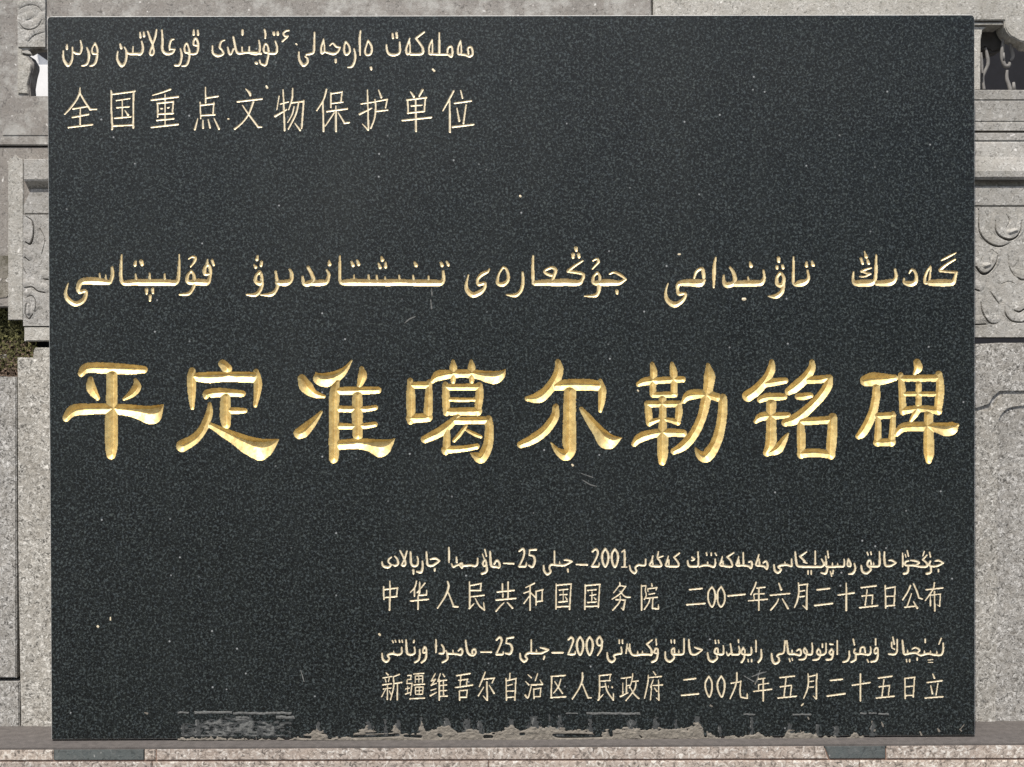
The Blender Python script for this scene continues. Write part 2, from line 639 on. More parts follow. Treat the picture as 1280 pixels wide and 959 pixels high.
905,210,6 870,270,11 850,330,13 852,380,15 888,370,11 900,310,10 908,220,7
900,380,28 1000,380,34 1090,380,32 1130,375,24 1150,330,16 1165,275,12
1165,275,13 1080,270,11 1000,260,13
1000,250,15 1060,200,13 1150,145,9
1015,155,8 1080,120,11 1160,80,6
@470,680,10
#جاريالادى_word
75,225,8 90,275,13 150,290,15 185,262,11 155,225,10 160,190,10 190,165,9
235,155,9 265,190,11 275,245,12 240,270,13 210,260,8
300,85,9 340,160,11 365,220,11 360,265,12 322,265,11 335,230,9 362,170,10 385,90,9
430,100,10 435,180,11 438,240,12 470,275,14 515,262,12 525,200,10 515,160,8
465,325,12 468,370,11
580,215,9 582,290,12 562,350,15 510,345,11
630,100,9 635,180,11 645,258,13 700,270,14 760,235,13 795,210,9
795,210,9 740,180,13 680,190,8
735,310,11 732,335,9
#ماۋسىمدا_word
910,45,8 912,120,11 912,230,8
1005,165,8 1010,230,11
945,250,8 965,285,12 1000,270,11 1040,260,11 1075,295,13 1075,240,11 1040,250,9
1075,275,13 1180,265,13 1240,275,12 1265,240,10 1270,180,8
@590,680,10
60,265,11 70,235,10
130,125,7 150,180,7
160,70,9 180,150,9
160,195,11 135,240,11 150,275,11 178,250,10 170,205,10
180,250,10 182,340,13 125,370,14
225,95,10 230,180,12 242,270,14 300,285,13 340,290,13 342,240,11 310,205,13 278,250,10
#-
395,240,8 520,245,11
#25_numeral
590,90,10 635,60,13 652,100,12 640,170,10 595,265,10
590,278,13 665,278,13 680,230,6
800,70,12 720,75,11
720,75,8 715,140,8
715,140,8 770,155,12 783,220,13 755,285,13 710,268,11
#جىلى_word
895,270,9 902,335,12 940,378,13 982,345,12 968,300,11 990,258,12 1080,265,13 1160,262,14 1250,220,8
1245,215,9 1190,200,12 1150,200,7
1030,90,8 1030,240,10
1095,220,6 1095,260,8
1195,315,11 1200,345,10
@710,680,10
#-
105,255,9 240,260,11
#2001_numeral
305,95,10 345,65,13 373,100,12 355,170,10 305,265,10
300,278,13 375,278,13 390,235,6
465,58,11 430,120,12 430,210,12 465,282,12 500,210,12 500,120,12 465,58,11
585,62,11 550,120,12 550,210,12 585,287,12 620,210,12 620,120,12 585,62,11
670,100,7 705,75,9
705,75,10 710,180,11 705,280,11
670,288,7 735,288,7
#كەگەسى_word
770,270,8 785,330,11 830,363,13 855,335,11 842,295,11 880,262,13 960,265,11 970,190,9
1060,150,8 1045,210,10 1025,265,12 1110,278,14 1165,270,12 1150,215,11 1120,170,11 1130,95,7
1055,200,8 1060,260,9
1130,170,9 1190,150,7
1255,150,7 1235,220,10 1225,270,12 1300,278,13 1375,275,12 1375,230,11 1325,165,11
1260,200,8 1262,260,9
1325,165,10 1390,115,10
@830,680,10
#مەملەكەتتىڭ_word
295,210,8 310,270,13 370,280,14 425,260,11 425,100,8
350,165,11 378,190,11 345,207,8
440,285,10 500,265,12 560,268,13 620,285,13 640,250,11 640,190,8
545,225,7 545,260,9
530,110,9 535,140,9
590,115,10 590,140,8
640,115,8 655,140,8
730,155,7 715,210,10 700,260,12 735,268,11 735,215,8
740,270,13 800,282,13 850,275,11 835,210,11 790,160,11
790,160,10 870,110,8
935,155,7 920,210,10 905,260,12 935,265,11 935,200,8
930,270,12 1000,268,12 1060,280,12 1085,300,13 1100,260,11 1090,220,12 1060,225,8
990,110,8 993,260,10
1185,135,8 1165,200,10 1150,260,11 1190,265,11 1190,190,8
1190,270,12 1250,280,12 1285,310,12 1295,260,11 1275,215,12 1240,235,8
@950,680,10
#رەسپۋبليكاسى_word
175,260,8 185,330,12 225,358,13 262,320,12 228,285,11 270,265,13 340,262,13 392,275,12 395,230,10 395,185,7
310,225,6 315,255,8
440,100,9 450,200,12 468,270,13 540,283,13 620,283,13 700,283,13 770,283,12 798,250,11 770,190,8
580,100,8 500,155,12
500,155,12 560,215,11
545,225,9 590,240,7
690,90,8 690,250,11
600,335,8 600,375,9
640,335,8 640,375,9
820,150,7 825,200,8
845,90,8 855,170,8
825,215,11 825,275,12
845,300,10 820,365,14 765,360,9
830,280,13 900,285,13 980,280,13 1040,280,12 1055,240,10 1050,190,7
905,235,6 905,270,8
970,240,6 970,270,8
880,345,8 895,400,8
915,330,8 910,370,8
1105,185,9 1130,240,11 1128,275,12 1097,270,11 1095,220,9 1105,185,8
1180,245,9 1190,310,11 1160,365,14 1110,375,8
@1060,680,10
#حالىق_word
165,270,9 180,340,13 230,365,14 280,330,11 280,300,11 245,268,11 250,215,11 278,205,10 290,245,11
270,275,13 380,275,13 395,200,11 392,95,8
320,230,6 320,265,8
240,105,8 250,135,8
285,100,8 290,130,8
455,100,9 455,200,12 472,268,13 530,273,12 595,240,9
600,235,9 550,205,12 510,205,7
#جۇڭحۋا_word
683,115,8 683,280,9
715,130,7 725,165,7
740,85,8 755,150,8
755,210,10 718,225,10 722,265,11 830,268,13 900,283,12 980,280,13 985,240,11 935,195,11
755,270,10 745,350,13 700,370,14
780,205,7 850,213,12 890,235,10 850,260,9
985,140,8 935,195,11
955,90,7 935,150,7
1020,105,8 1030,160,8
1030,215,10 1015,250,11 1035,275,12 1110,275,12 1190,240,8
1190,235,8 1130,205,12 1085,215,7
1035,275,10 1035,350,12 985,370,14
1130,320,8 1130,350,7
@470,680,10
#中
172,465,7 175,600,10 168,825,11
95,535,9 98,690,10
100,570,10 270,548,10
268,545,8 255,655,10
120,668,10 260,655,11
#华
505,465,9 485,540,10 430,605,8
480,560,8 480,650,10
545,475,7 545,590,11 530,640,9
610,490,10 515,605,9
540,640,10 630,635,11
630,635,9 632,580,7
430,712,10 655,690,11
525,650,8 523,815,10
#人
895,470,10 905,540,13 860,660,12 770,800,9
905,610,8 965,765,11
965,780,12 1025,785,10
#民
1168,475,8 1172,620,10 1170,800,12
1175,520,10 1315,492,10
1315,492,8 1303,580,10
1180,580,9 1310,580,10
1180,660,9 1350,640,10
1165,805,13 1225,745,7
1240,680,7 1290,770,11 1355,825,11
1355,825,10 1345,730,6
@590,680,10
#共
380,495,8 380,595,10
385,620,8 385,660,9
450,475,9 448,680,10
315,600,10 525,578,11
300,700,11 545,678,11
400,735,8 360,770,10 300,840,11
440,730,8 505,800,13
#和
780,490,10 670,545,8
645,615,8 715,590,9
725,530,9 725,825,11
725,640,8 650,740,9
735,610,8 790,665,11
800,590,9 800,760,9
805,590,9 885,570,9
880,575,8 872,710,10
810,720,10 880,710,9
#国
1053,500,9 1048,810,10
1055,515,10 1240,498,10
1238,500,8 1218,815,11
1055,785,10 1220,778,10
1090,575,9 1195,565,9
1095,635,8 1190,630,8
1085,725,11 1190,715,10
1140,575,6 1140,715,7
1165,660,6 1185,690,11
@710,680,10
#国
215,510,9 210,815,10
215,520,10 400,503,10
397,505,8 378,790,10
215,782,10 375,775,10
245,580,9 350,570,9
270,645,7 350,630,8
245,730,9 355,722,10
300,600,6 295,725,7
325,670,6 345,690,10
#务
645,480,7 650,500,10
640,520,8 570,610,8
640,520,7 720,530,9
720,530,9 650,620,10 550,690,8
650,590,8 710,655,10 775,665,9
600,695,9 715,700,9
715,700,9 690,820,13
690,820,11 665,800,6
655,650,7 640,730,10 560,825,10
#院
918,515,9 918,825,10
930,525,8 975,520,8
975,520,7 965,580,7
965,580,7 978,640,8 955,690,9
1045,495,8 1050,525,10
995,560,8 1110,545,9
1110,545,8 1100,575,7
995,560,7 1000,595,7
1010,630,8 1085,615,8
960,680,8 1115,665,9
1025,680,7 1005,740,9 955,815,9
1060,680,8 1055,800,10
1055,805,10 1130,810,11
1130,810,11 1130,760,6
@830,680,10
#二
320,570,10 475,555,11
285,758,11 510,742,11
#〇
600,535,10 555,600,11 555,710,11 600,785,11 635,710,11 635,600,11 600,535,10
#〇
715,530,10 672,600,11 672,720,11 712,785,11 755,720,11 756,620,11 715,530,10
#一
800,648,11 1010,628,12
#年
1150,480,9 1130,540,10 1085,630,9
1160,550,9 1260,540,9
1130,625,8 1255,620,8
1120,630,8 1130,690,8
1055,710,8 1290,690,10
1185,550,8 1185,825,11
@950,680,10
#六
235,490,8 265,570,14
130,640,10 370,618,10
230,685,7 205,740,10 135,825,11
280,685,8 350,805,13
#月
480,485,8 485,600,10 465,710,11 430,795,8
485,515,10 595,500,9
590,500,8 585,650,11 582,810,12
585,812,12 535,770,5
505,590,9 560,580,8
500,660,9 555,652,9
#二
715,572,11 870,555,11
685,768,12 905,742,11
#十
975,638,9 1175,610,12
1078,490,9 1078,830,12
@1060,680,10
#五
165,545,10 350,522,11
240,570,8 215,760,9
175,650,9 310,638,9
310,638,8 300,750,8
145,795,10 370,770,11
#日
465,520,9 472,800,10
475,555,10 590,535,9
590,535,8 575,770,10
480,655,9 575,650,8
475,775,10 580,765,10
#公
780,520,11 745,600,10 685,695,9
820,500,9 860,590,11 885,670,10
885,672,11 930,688,9
795,620,7 740,775,9
710,790,10 850,775,10
820,720,7 865,800,14
#布
975,572,9 1185,548,10
1080,485,9 1060,570,10 965,710,7
1030,620,7 1030,775,8
1035,640,7 1160,625,7
1155,630,7 1145,775,9
1145,775,7 1110,760,4
1080,590,8 1085,835,10
@470,790,10
#ورناتتى_word
75,270,8 85,340,12 130,370,14 165,330,11 145,290,11 200,270,13 270,283,13 318,262,11 320,190,7
220,240,6 220,265,8
205,110,8 215,130,8
240,105,8 248,125,8
290,105,8 295,125,8
325,105,8 330,125,8
375,100,9 380,200,12 392,268,13 440,283,12 483,260,11 480,190,8
475,105,9 470,130,10
545,220,8 545,290,11 530,350,12 485,380,11
605,185,11 585,230,10 592,258,10 625,245,11 622,200,11 605,185,10
630,230,10 620,330,13 570,380,12
#مامىردا_word
748,95,8 750,180,11 748,255,8
820,160,9 845,200,11 843,260,13 795,268,12
875,230,7 890,280,11 890,340,12 830,380,11
900,270,11 1000,275,12 1060,285,12 1080,240,11 1060,208,12 1030,235,9
960,225,6 965,260,8
1120,105,9 1130,190,11 1152,265,13 1210,292,13 1245,260,11 1235,215,11 1202,230,11 1205,270,11
@590,790,10
#-
110,250,8 240,250,11
#25_numeral
305,100,10 345,65,13 370,100,12 350,170,10 305,270,10
305,280,13 380,278,12 390,245,6
515,65,12 435,80,10
435,80,8 425,140,8
425,140,8 480,155,12 500,210,13 475,270,14 420,265,11
#جىلى_word
600,270,9 608,330,12 650,368,14 688,338,12 668,300,11 700,264,13 800,265,13 870,262,13 955,225,9
955,220,9 900,205,12 850,195,7
740,100,8 740,240,10
805,220,6 805,260,8
905,305,11 895,340,9
#-
1000,258,9 1135,258,11
@710,790,10
#2009_numeral
5,95,10 40,65,13 64,100,12 45,170,10 5,265,10
5,278,12 80,275,12 90,240,6
150,60,11 115,120,12 115,210,12 150,286,12 185,210,12 185,120,12 150,60,11
270,60,11 235,120,12 235,210,12 270,286,12 305,210,12 305,120,12 270,60,11
395,55,11 362,100,12 372,158,11 410,162,11 425,115,12 395,55,11
425,115,11 415,210,12 370,290,9
#ۇكىمەتى_word
490,260,8 500,335,12 545,373,14 588,338,11 572,295,11 620,275,12 668,265,11 665,190,8
640,100,9 640,140,9
680,100,9 682,140,9
740,150,7 725,265,9
770,150,7 775,230,11 800,280,12 850,290,12 940,278,13 1040,285,12
750,200,8 768,240,9
870,240,6 870,275,8
930,240,6 930,275,8
1050,100,9 985,150,11
985,150,11 1040,220,11 1045,280,12
1100,90,8 1105,160,8
1090,215,11 1075,255,10 1118,262,11 1118,210,11 1090,205,9
1125,245,10 1105,340,13 1050,375,13
@830,790,10
#حالىق_word
15,250,8 20,330,12 70,368,14 123,330,11 120,295,10 100,270,11 97,222,10 125,200,10 130,250,10
110,275,13 200,280,13 243,265,11 250,200,10 250,85,8
185,225,6 185,265,8
88,100,8 92,135,8
130,100,8 132,140,8
310,95,9 315,190,12 335,265,13 380,283,12 430,260,11 475,225,8
475,220,9 420,205,12 380,190,7
#رايوندىق_word
545,260,8 560,340,13 610,368,14 663,330,11 660,300,9
675,250,10 668,205,10 640,212,10 642,265,12 730,278,12 745,230,10 740,170,7
640,105,8 645,140,8
680,105,8 685,135,8
780,250,7 800,290,11 825,270,11 845,260,11 830,150,8
850,280,12 930,278,12 945,230,10 935,180,8
930,100,10 932,130,8
990,195,11 970,240,10 985,275,12 1080,280,12 1092,230,10 1090,190,7
990,195,10 1010,235,10 1005,290,10 1000,330,11 970,378,12
1050,345,8 1055,375,7
1095,345,8 1095,375,7
1148,105,8 1150,245,9
1215,220,8 1215,320,12 1180,375,12
@950,790,10
#اۆتونوميالى_word
145,270,8 155,350,13 185,393,14 235,370,12 235,325,10 212,300,10 240,275,12 280,268,11 302,235,10 310,110,8
335,110,9 345,200,11 360,268,13 430,275,13 500,288,12 510,240,11 490,215,11 460,235,9
400,225,7 400,260,8
365,335,8 375,365,8
400,330,8 405,350,8
560,200,10 545,230,10 570,270,11 640,278,12 655,220,10 650,140,8
560,200,9 585,240,10 580,290,10 555,335,12 490,345,8
730,210,10 710,250,11 735,283,12 800,278,12 825,240,10 825,140,7
730,210,9 755,245,9 750,305,9 720,340,12 665,350,10
780,150,9 780,190,8
895,212,11 868,255,11 890,282,11 915,250,11 895,212,10
915,250,10 905,310,11 885,340,12 830,345,11
875,150,11 910,155,8
965,110,8 965,275,10
#ۇيعۇر_word
1115,240,8 1115,310,11 1090,358,12 1040,375,11
1165,90,9 1180,160,8
1185,215,10 1175,250,10 1205,275,12 1270,272,12 1360,283,12 1385,240,10 1380,185,7
1195,260,9 1195,340,12 1140,375,11
@1060,790,10
150,262,10 160,200,10 200,190,10 215,250,10
240,345,8 255,375,8
345,85,8 345,160,8
350,195,10 330,230,10 338,265,11 370,250,11 370,205,10 350,195,9
375,240,9 372,300,11 350,355,13 290,372,11
#شينجياڭ_word
510,275,10 570,280,12 605,260,11 615,200,10 615,95,8
545,130,8 545,180,8
560,65,8 578,150,10
545,195,7 580,215,8
680,105,9 690,200,12 705,275,13 780,265,12 850,262,13 910,290,12 1000,270,12 1080,285,12 1165,283,12 1190,220,10 1190,140,8
745,225,6 745,260,8
965,90,9 965,130,9
800,215,7 845,195,10 895,225,10 865,260,9
865,325,9 865,350,9
730,345,8 735,375,7
770,345,8 770,375,7
1000,350,5 1060,345,5
1005,380,5 1060,380,5
955,235,6 955,270,8
1030,235,6 1030,270,8
1110,240,6 1110,275,8
1165,80,8 1135,155,7
@470,790,10
#新
125,510,7 150,535,11
85,575,8 195,555,8
115,590,7 125,625,8
165,575,7 155,620,7
85,660,9 195,645,8
90,712,7 190,700,7
145,660,7 140,840,9
120,715,6 70,810,8
165,735,6 185,775,8
290,530,9 215,560,7
215,560,8 220,680,9 180,850,8
220,645,8 320,630,9
268,650,8 265,845,10
#疆
395,545,8 440,540,8
440,540,6 432,592,7
392,595,8 440,590,7
390,600,7 385,640,8
385,645,8 450,640,8
450,645,8 430,790,8
370,712,7 420,700,7
395,680,6 395,770,7
370,775,9 430,755,7
470,525,8 600,515,8
490,550,7 585,545,7
490,550,7 490,630,7
585,545,7 580,630,7
495,590,6 580,585,6
537,550,5 537,630,5
475,660,9 610,650,8
490,690,7 590,685,7
490,690,7 495,780,7
590,685,7 580,780,7
510,735,6 575,730,6
540,690,5 540,780,5
500,780,7 580,775,7
420,835,8 605,825,9
#维
740,520,8 690,612,8
690,615,8 740,590,7
745,590,7 690,665,9
690,665,8 755,640,7
685,730,8 750,710,7
680,795,12 755,755,7
805,520,7 770,620,8
790,590,8 790,850,10
835,525,7 855,555,10
790,612,9 885,600,8
840,600,7 845,790,8
800,670,8 885,660,8
800,735,8 885,730,7
800,805,8 890,800,9
#吾
1010,545,9 1175,518,10
1060,550,8 1050,690,8
1030,605,8 1145,590,9
1140,590,8 1130,665,8
990,695,8 1205,662,11
1040,740,8 1045,850,9
1045,735,8 1145,725,8
1140,725,8 1130,820,8
1050,815,8 1135,815,8
@590,790,10
#尔
165,500,8 130,590,10 90,685,8
150,590,9 280,575,9
275,580,8 250,640,8
185,620,8 190,850,12
185,850,11 140,800,6
145,690,7 80,795,9
215,665,7 275,765,12
#自
475,515,8 470,590,9
425,580,8 430,850,9
430,610,9 555,580,8
548,580,8 535,850,9
440,670,7 505,655,7
440,740,8 530,735,7
430,820,9 540,810,8
#治
700,535,7 740,570,10
670,620,7 710,660,9
665,790,13 700,820,9 740,680,8
820,520,8 790,610,8
740,660,9 880,655,11
850,600,6 880,650,11
770,710,8 775,835,8
775,715,8 865,700,8
860,700,8 850,810,8
780,810,8 855,805,8
#区
990,555,9 1165,542,10
995,555,9 990,820,10
985,820,9 1170,808,10
1110,590,7 1080,680,9 1020,765,8
1035,620,7 1085,700,9 1130,765,10
@710,790,10
#人
180,510,9 180,590,11 140,700,10 55,835,9
180,650,8 220,750,10 250,820,11
250,822,11 290,822,8
#民
390,545,8 395,700,9 385,845,11
395,545,9 535,530,9
530,535,8 520,590,7
400,615,8 530,605,8
400,690,7 480,680,8
465,640,7 490,740,10 565,850,10
565,850,10 568,770,6
375,850,10 440,780,7
550,685,11 552,692,11
505,672,5 507,695,6
#政
665,580,8 780,565,9
730,580,7 730,770,8
685,640,6 685,770,8
735,670,6 780,665,7
655,805,12 750,760,7
810,520,8 795,620,8 765,700,7
790,620,7 880,610,8
850,620,8 830,720,9 725,855,9
775,690,7 830,780,10 885,830,11
#府
1065,495,7 1095,535,10
1015,570,8 1165,555,9
1005,540,7 995,650,9 955,830,8
1065,600,7 1030,690,8
1045,680,7 1030,850,8
1060,670,7 1180,660,9
1130,600,7 1135,850,10
1080,700,7 1110,740,10
1135,850,8 1105,825,5
@830,790,10
#二
250,598,10 395,580,11
220,792,11 430,772,11
#〇
560,555,11 518,630,11 522,720,11 565,810,11 598,720,11 595,620,11 560,555,10
#〇
715,550,11 670,630,11 674,720,11 720,810,11 754,720,11 754,620,11 715,550,10
#九
910,510,9 910,600,10 880,710,10 825,835,8
840,640,9 965,620,8
960,610,8 950,740,10 960,810,10
965,815,10 1035,828,10
1040,828,10 1040,770,7
#年
1180,565,8 1140,650,8
1180,590,8 1260,578,8
1180,660,7 1310,640,7
1180,660,7 1185,740,7
1120,742,8 1345,715,10
1240,580,8 1240,860,11
@950,790,10
#五
250,570,9 430,550,10
325,580,8 300,800,9
255,685,9 395,665,8
395,665,8 380,790,8
225,825,9 455,802,10
#月
600,520,7 605,620,9 590,720,10 545,830,7
605,560,9 690,540,8
710,525,9 705,680,11 705,830,12
700,835,11 665,800,5
625,620,7 670,612,7
620,690,8 670,685,8
#二
880,605,10 1030,590,11
840,800,11 1060,770,12
@1060,790,10
#十
55,665,9 275,632,10
155,525,9 155,860,11
#五
380,575,10 550,552,10
450,590,7 425,800,9
390,685,9 520,668,8
520,668,8 505,790,8
355,825,9 575,802,11
#日
710,580,8 715,830,9
710,580,9 835,565,9
832,565,8 815,810,9
725,685,8 815,675,8
720,795,9 815,790,8
#立
1060,525,7 1080,575,12
990,632,9 1175,608,10
1035,670,7 1055,770,12
1125,640,7 1100,790,8
965,825,9 1185,808,10
"""
# ------------------------------------------------------------------ materials
def mat(name):
    m = bpy.data.materials.new(name); m.use_nodes = True
    nt = m.node_tree; b = nt.nodes['Principled BSDF']
    g = nt.nodes.new('ShaderNodeNewGeometry')
    return m, nt, b, g.outputs['Position']
def nn(nt, t, **k):
    n = nt.nodes.new(t)
    for a, v in k.items():
        if a in n.inputs: n.inputs[a].default_value = v
        else: setattr(n, a, v)
    return n
def noise(nt, pos, scale, detail=4, rough=.55, dist=0):
    n = nn(nt, 'ShaderNodeTexNoise', Scale=scale, Detail=detail, Roughness=rough, Distortion=dist)
    nt.links.new(pos, n.inputs['Vector']); return n.outputs['Fac']
def voro(nt, pos, scale, out='Distance'):
    n = nn(nt, 'ShaderNodeTexVoronoi', Scale=scale); nt.links.new(pos, n.inputs['Vector']); return n.outputs[out]
def ramp(nt, fac, stops, interp='LINEAR'):
    r = nt.nodes.new('ShaderNodeValToRGB'); r.color_ramp.interpolation = interp
    e = r.color_ramp.elements
    while len(e) < len(stops): e.new(.5)
    for el, (p, c) in zip(e, stops):
        el.position = p; el.color = (*c, 1) if isinstance(c, (tuple, list)) else (c, c, c, 1)
    nt.links.new(fac, r.inputs[0]); return r.outputs[0]
def mix(nt, fac, a, b, mode='MIX'):
    m = nt.nodes.new('ShaderNodeMix'); m.data_type = 'RGBA'; m.blend_type = mode
    for s, v in ((m.inputs[0], fac), (m.inputs[6], a), (m.inputs[7], b)):
        if isinstance(v, (int, float)): s.default_value = v
        elif isinstance(v, tuple): s.default_value = (*v, 1)
        else: nt.links.new(v, s)
    return m.outputs[2]
def bump(nt, b, h, strength, dist):
    n = nn(nt, 'ShaderNodeBump', Strength=strength, Distance=dist)
    nt.links.new(h, n.inputs['Height']); nt.links.new(n.outputs[0], b.inputs['Normal'])

def dark_granite(name, polish=True):
    m, nt, b, pos = mat(name)
    n1 = noise(nt, pos, 315, 2, .5, .8)
    n2 = noise(nt, pos, 130, 3, .6)
    col = ramp(nt, n1, [(.37, (.0008, .0011, .0012)), (.45, (.0042, .0058, .0060)), (.54, (.0120, .0152, .0158)), (.655, (.056, .067, .069))])
    tint = ramp(nt, n2, [(.35, (.88, .92, .97)), (.65, (1.1, 1.1, 1.0))])
    col = mix(nt, 1.0, col, tint, 'MULTIPLY')
    # wear clouds: duller, paler polish with soft blotches
    n3 = noise(nt, pos, 5, 4, .6)
    col = mix(nt, ramp(nt, n3, [(.35, 0.), (.8, .22)]), col, (.017, .022, .020))
    mp = nn(nt, 'ShaderNodeMapping'); mp.inputs['Scale'].default_value = (14, 14, 1.3); nt.links.new(pos, mp.inputs['Vector'])
    st = noise(nt, mp.outputs[0], 1.6, 4, .6)
    col = mix(nt, ramp(nt, st, [(.5, 0.), (.75, .16)]), col, (.026, .031, .029))
    # sparse pale crystals
    sp = voro(nt, pos, 60); sc = voro(nt, pos, 60, 'Color')
    pick = ramp(nt, sc, [(.86, 0.), (.9, 1.)])
    spot = ramp(nt, sp, [(.05, 1.), (.11, 0.)])
    col = mix(nt, mix(nt, 1., pick, spot, 'MULTIPLY'), col, (.30, .31, .31))
    nt.links.new(col, b.inputs['Base Color'])
    if polish:
        r = ramp(nt, noise(nt, pos, 2.6, 4), [(.3, .36), (.7, .54)])
        nt.links.new(r, b.inputs['Roughness'])
        b.inputs['Specular IOR Level'].default_value = .36
        bump(nt, b, n1, .2, .0008)
    else:
        b.inputs['Roughness'].default_value = .8; bump(nt, b, n1, .5, .001)
    return m
def granite(name, base, dark, light, warm, scale=260, blotch=.3, rough=.75, bmp=.5, soil=None, con=1.):
    m, nt, b, pos = mat(name)
    n1 = noise(nt, pos, scale, 2.5, .6, 1.2)
    w = .11 / con
    col = ramp(nt, n1, [(.5 - 1.7 * w, dark), (.5 - .5 * w, base), (.5 + .5 * w, base), (.5 + 1.6 * w, light)])
    n2 = noise(nt, pos, scale * .38, 3, .6, .5)
    col = mix(nt, ramp(nt, n2, [(.42, 0.), (.66, .55)]), col, warm)
    n3 = noise(nt, pos, 14, 5, .65)
    col = mix(nt, 1., col, ramp(nt, n3, [(.3, 1. - blotch), (.7, 1. + blotch * .6)]), 'MULTIPLY')
    n5 = noise(nt, pos, scale * .62, 1.5, .5, 1.)
    col = mix(nt, ramp(nt, n5, [(.63, 0.), (.72, .75)]), col, tuple(.35 * x for x in base))
    col = mix(nt, ramp(nt, noise(nt, pos, scale * .5, 1.5, .5, .4), [(.70, 0.), (.76, .8)]), col, (.78, .76, .72))
    if soil:
        n4 = noise(nt, pos, 26, 6, .7)
        col = mix(nt, ramp(nt, n4, [(.48, 0.), (.62, soil[0])]), col, soil[1])
    oi = nt.nodes.new('ShaderNodeObjectInfo')
    col = mix(nt, 1., col, ramp(nt, oi.outputs['Random'], [(0., (.86, .86, .87)), (1., (1.07, 1.06, 1.03))]), 'MULTIPLY')
    nt.links.new(col, b.inputs['Base Color']); b.inputs['Roughness'].default_value = rough
    b.inputs['Specular IOR Level'].default_value = .3
    h = mix(nt, .4, n1, noise(nt, pos, scale * .2, 5, .7))
    bump(nt, b, h, bmp, .0022)
    return m
M_SLAB = dark_granite('polished_dark_granite')
M_SLAB_EDGE = granite('sawn_granite_edge', (.46, .46, .45), (.26, .27, .27), (.62, .62, .60), (.48, .47, .45), 300, .2)
M_GREY = granite('pale_grey_granite', (.405, .392, .362), (.17, .162, .145), (.62, .605, .57), (.375, .352, .315), 215, .16, bmp=.7, soil=(.35, (.24, .225, .19)))
M_ROUGH = granite('bush_hammered_granite', (.37, .355, .325), (.08, .075, .068), (.68, .66, .62), (.345, .32, .28), 200, .16, bmp=.9, con=1.35, soil=(.3, (.22, .205, .175)))
M_PINK = granite('pinkish_granite', (.255, .236, .214), (.155, .14, .128), (.35, .33, .305), (.24, .215, .192), 220, .14)
M_BLOTCH = granite('blotched_granite', (.27, .252, .23), (.16, .147, .134), (.38, .36, .33), (.25, .225, .20), 220, .14, soil=(.85, (.43, .42, .39)))
M_STRIP = granite('pink_cream_granite', (.43, .37, .32), (.13, .112, .098), (.72, .68, .62), (.42, .34, .28), 140, .12, bmp=.9, con=1.4)
M_DARKFILL = granite('dark_grey_filler_stone', (.105, .118, .115), (.07, .08, .08), (.16, .17, .165), (.12, .125, .12), 150, .15)
M_SOILED = granite('soiled_granite', (.24, .22, .185), (.12, .105, .09), (.34, .32, .28), (.21, .19, .155), 220, .3, soil=(.8, (.06, .055, .03)))
def plain(name, col, rough=.8, scale=60, amt=.25, bmp=.3):
    m, nt, b, pos = mat(name)
    n = noise(nt, pos, scale, 6, .65)
    c = ramp(nt, n, [(.3, tuple(x * (1 - amt) for x in col)), (.7, tuple(min(x * (1 + amt), .95) for x in col))])
    nt.links.new(c, b.inputs['Base Color']); b.inputs['Roughness'].default_value = rough
    bump(nt, b, noise(nt, pos, scale * 4, 4, .6), bmp, .001)
    return m
M_BED = plain('dirty_mortar_bed', (.10, .089, .082), .9, 90)
M_CEMENT = plain('cement_mortar', (.19, .17, .14), .92, 160, .3, .8)
M_FILM_DIM = plain('thin_cement_film', (.052, .055, .054), .9, 300, .5, .3)
M_FILM = plain('dried_cement_film', (.13, .132, .125), .9, 300, .5, .3)
M_REDMORT = plain('reddish_mortar', (.19, .115, .085), .9, 90)
M_WHITE = plain('white_rendered_stone', (.80, .79, .77), .8, 30, .05, .1)
M_VOID = plain('shaded_dark_stone', (.010, .010, .013), 1, 30)  # near-black colour stands in for the shaded depth of the openings
M_GROOVE_SHADE = plain('painted_shade_in_carving', (.10, .092, .08), .95, 120)  # dark colour painted for the shadow lines in carved grooves
M_SHADE = plain('stone_painted_shade', (.075, .07, .066), .9, 60, .3)  # stone colour darkened to paint the shade inside the arch
M_RIM = plain('painted_shadow_rim', (.012, .012, .012), .7, 90)  # dark outline painted for the shadowed edges round the letters
M_TENDRIL_SHADE = plain('grey_stone_painted_shade', (.20, .19, .178), .8, 80, .3)  # grey stone, darker in colour for tendrils standing in shadow
M_PAVE = plain('grey_paving', (.09, .085, .078), .85, 3, .2)
def gilt(name, c1, c2, metal, rough):
    m, nt, b, pos = mat(name)
    n = noise(nt, pos, 120, 5, .65)
    nt.links.new(ramp(nt, n, [(.32, c1), (.62, c2)]), b.inputs['Base Color'])
    b.inputs['Metallic'].default_value = metal
    nt.links.new(ramp(nt, noise(nt, pos, 300, 3), [(.3, rough), (.7, rough + .15)]), b.inputs['Roughness'])
    bump(nt, b, noise(nt, pos, 170, 3, .5), .25, .001)
    return m
M_GOLD = gilt('gold_paint', (.66, .475, .195), (.92, .735, .345), .72, .48)
M_GOLD_WARM = gilt('cream_gold_paint', (.74, .56, .28), (.97, .82, .50), .6, .43)
M_GOLD_PALE = gilt('pale_gold_paint', (.66, .54, .35), (.90, .79, .57), .3, .45)

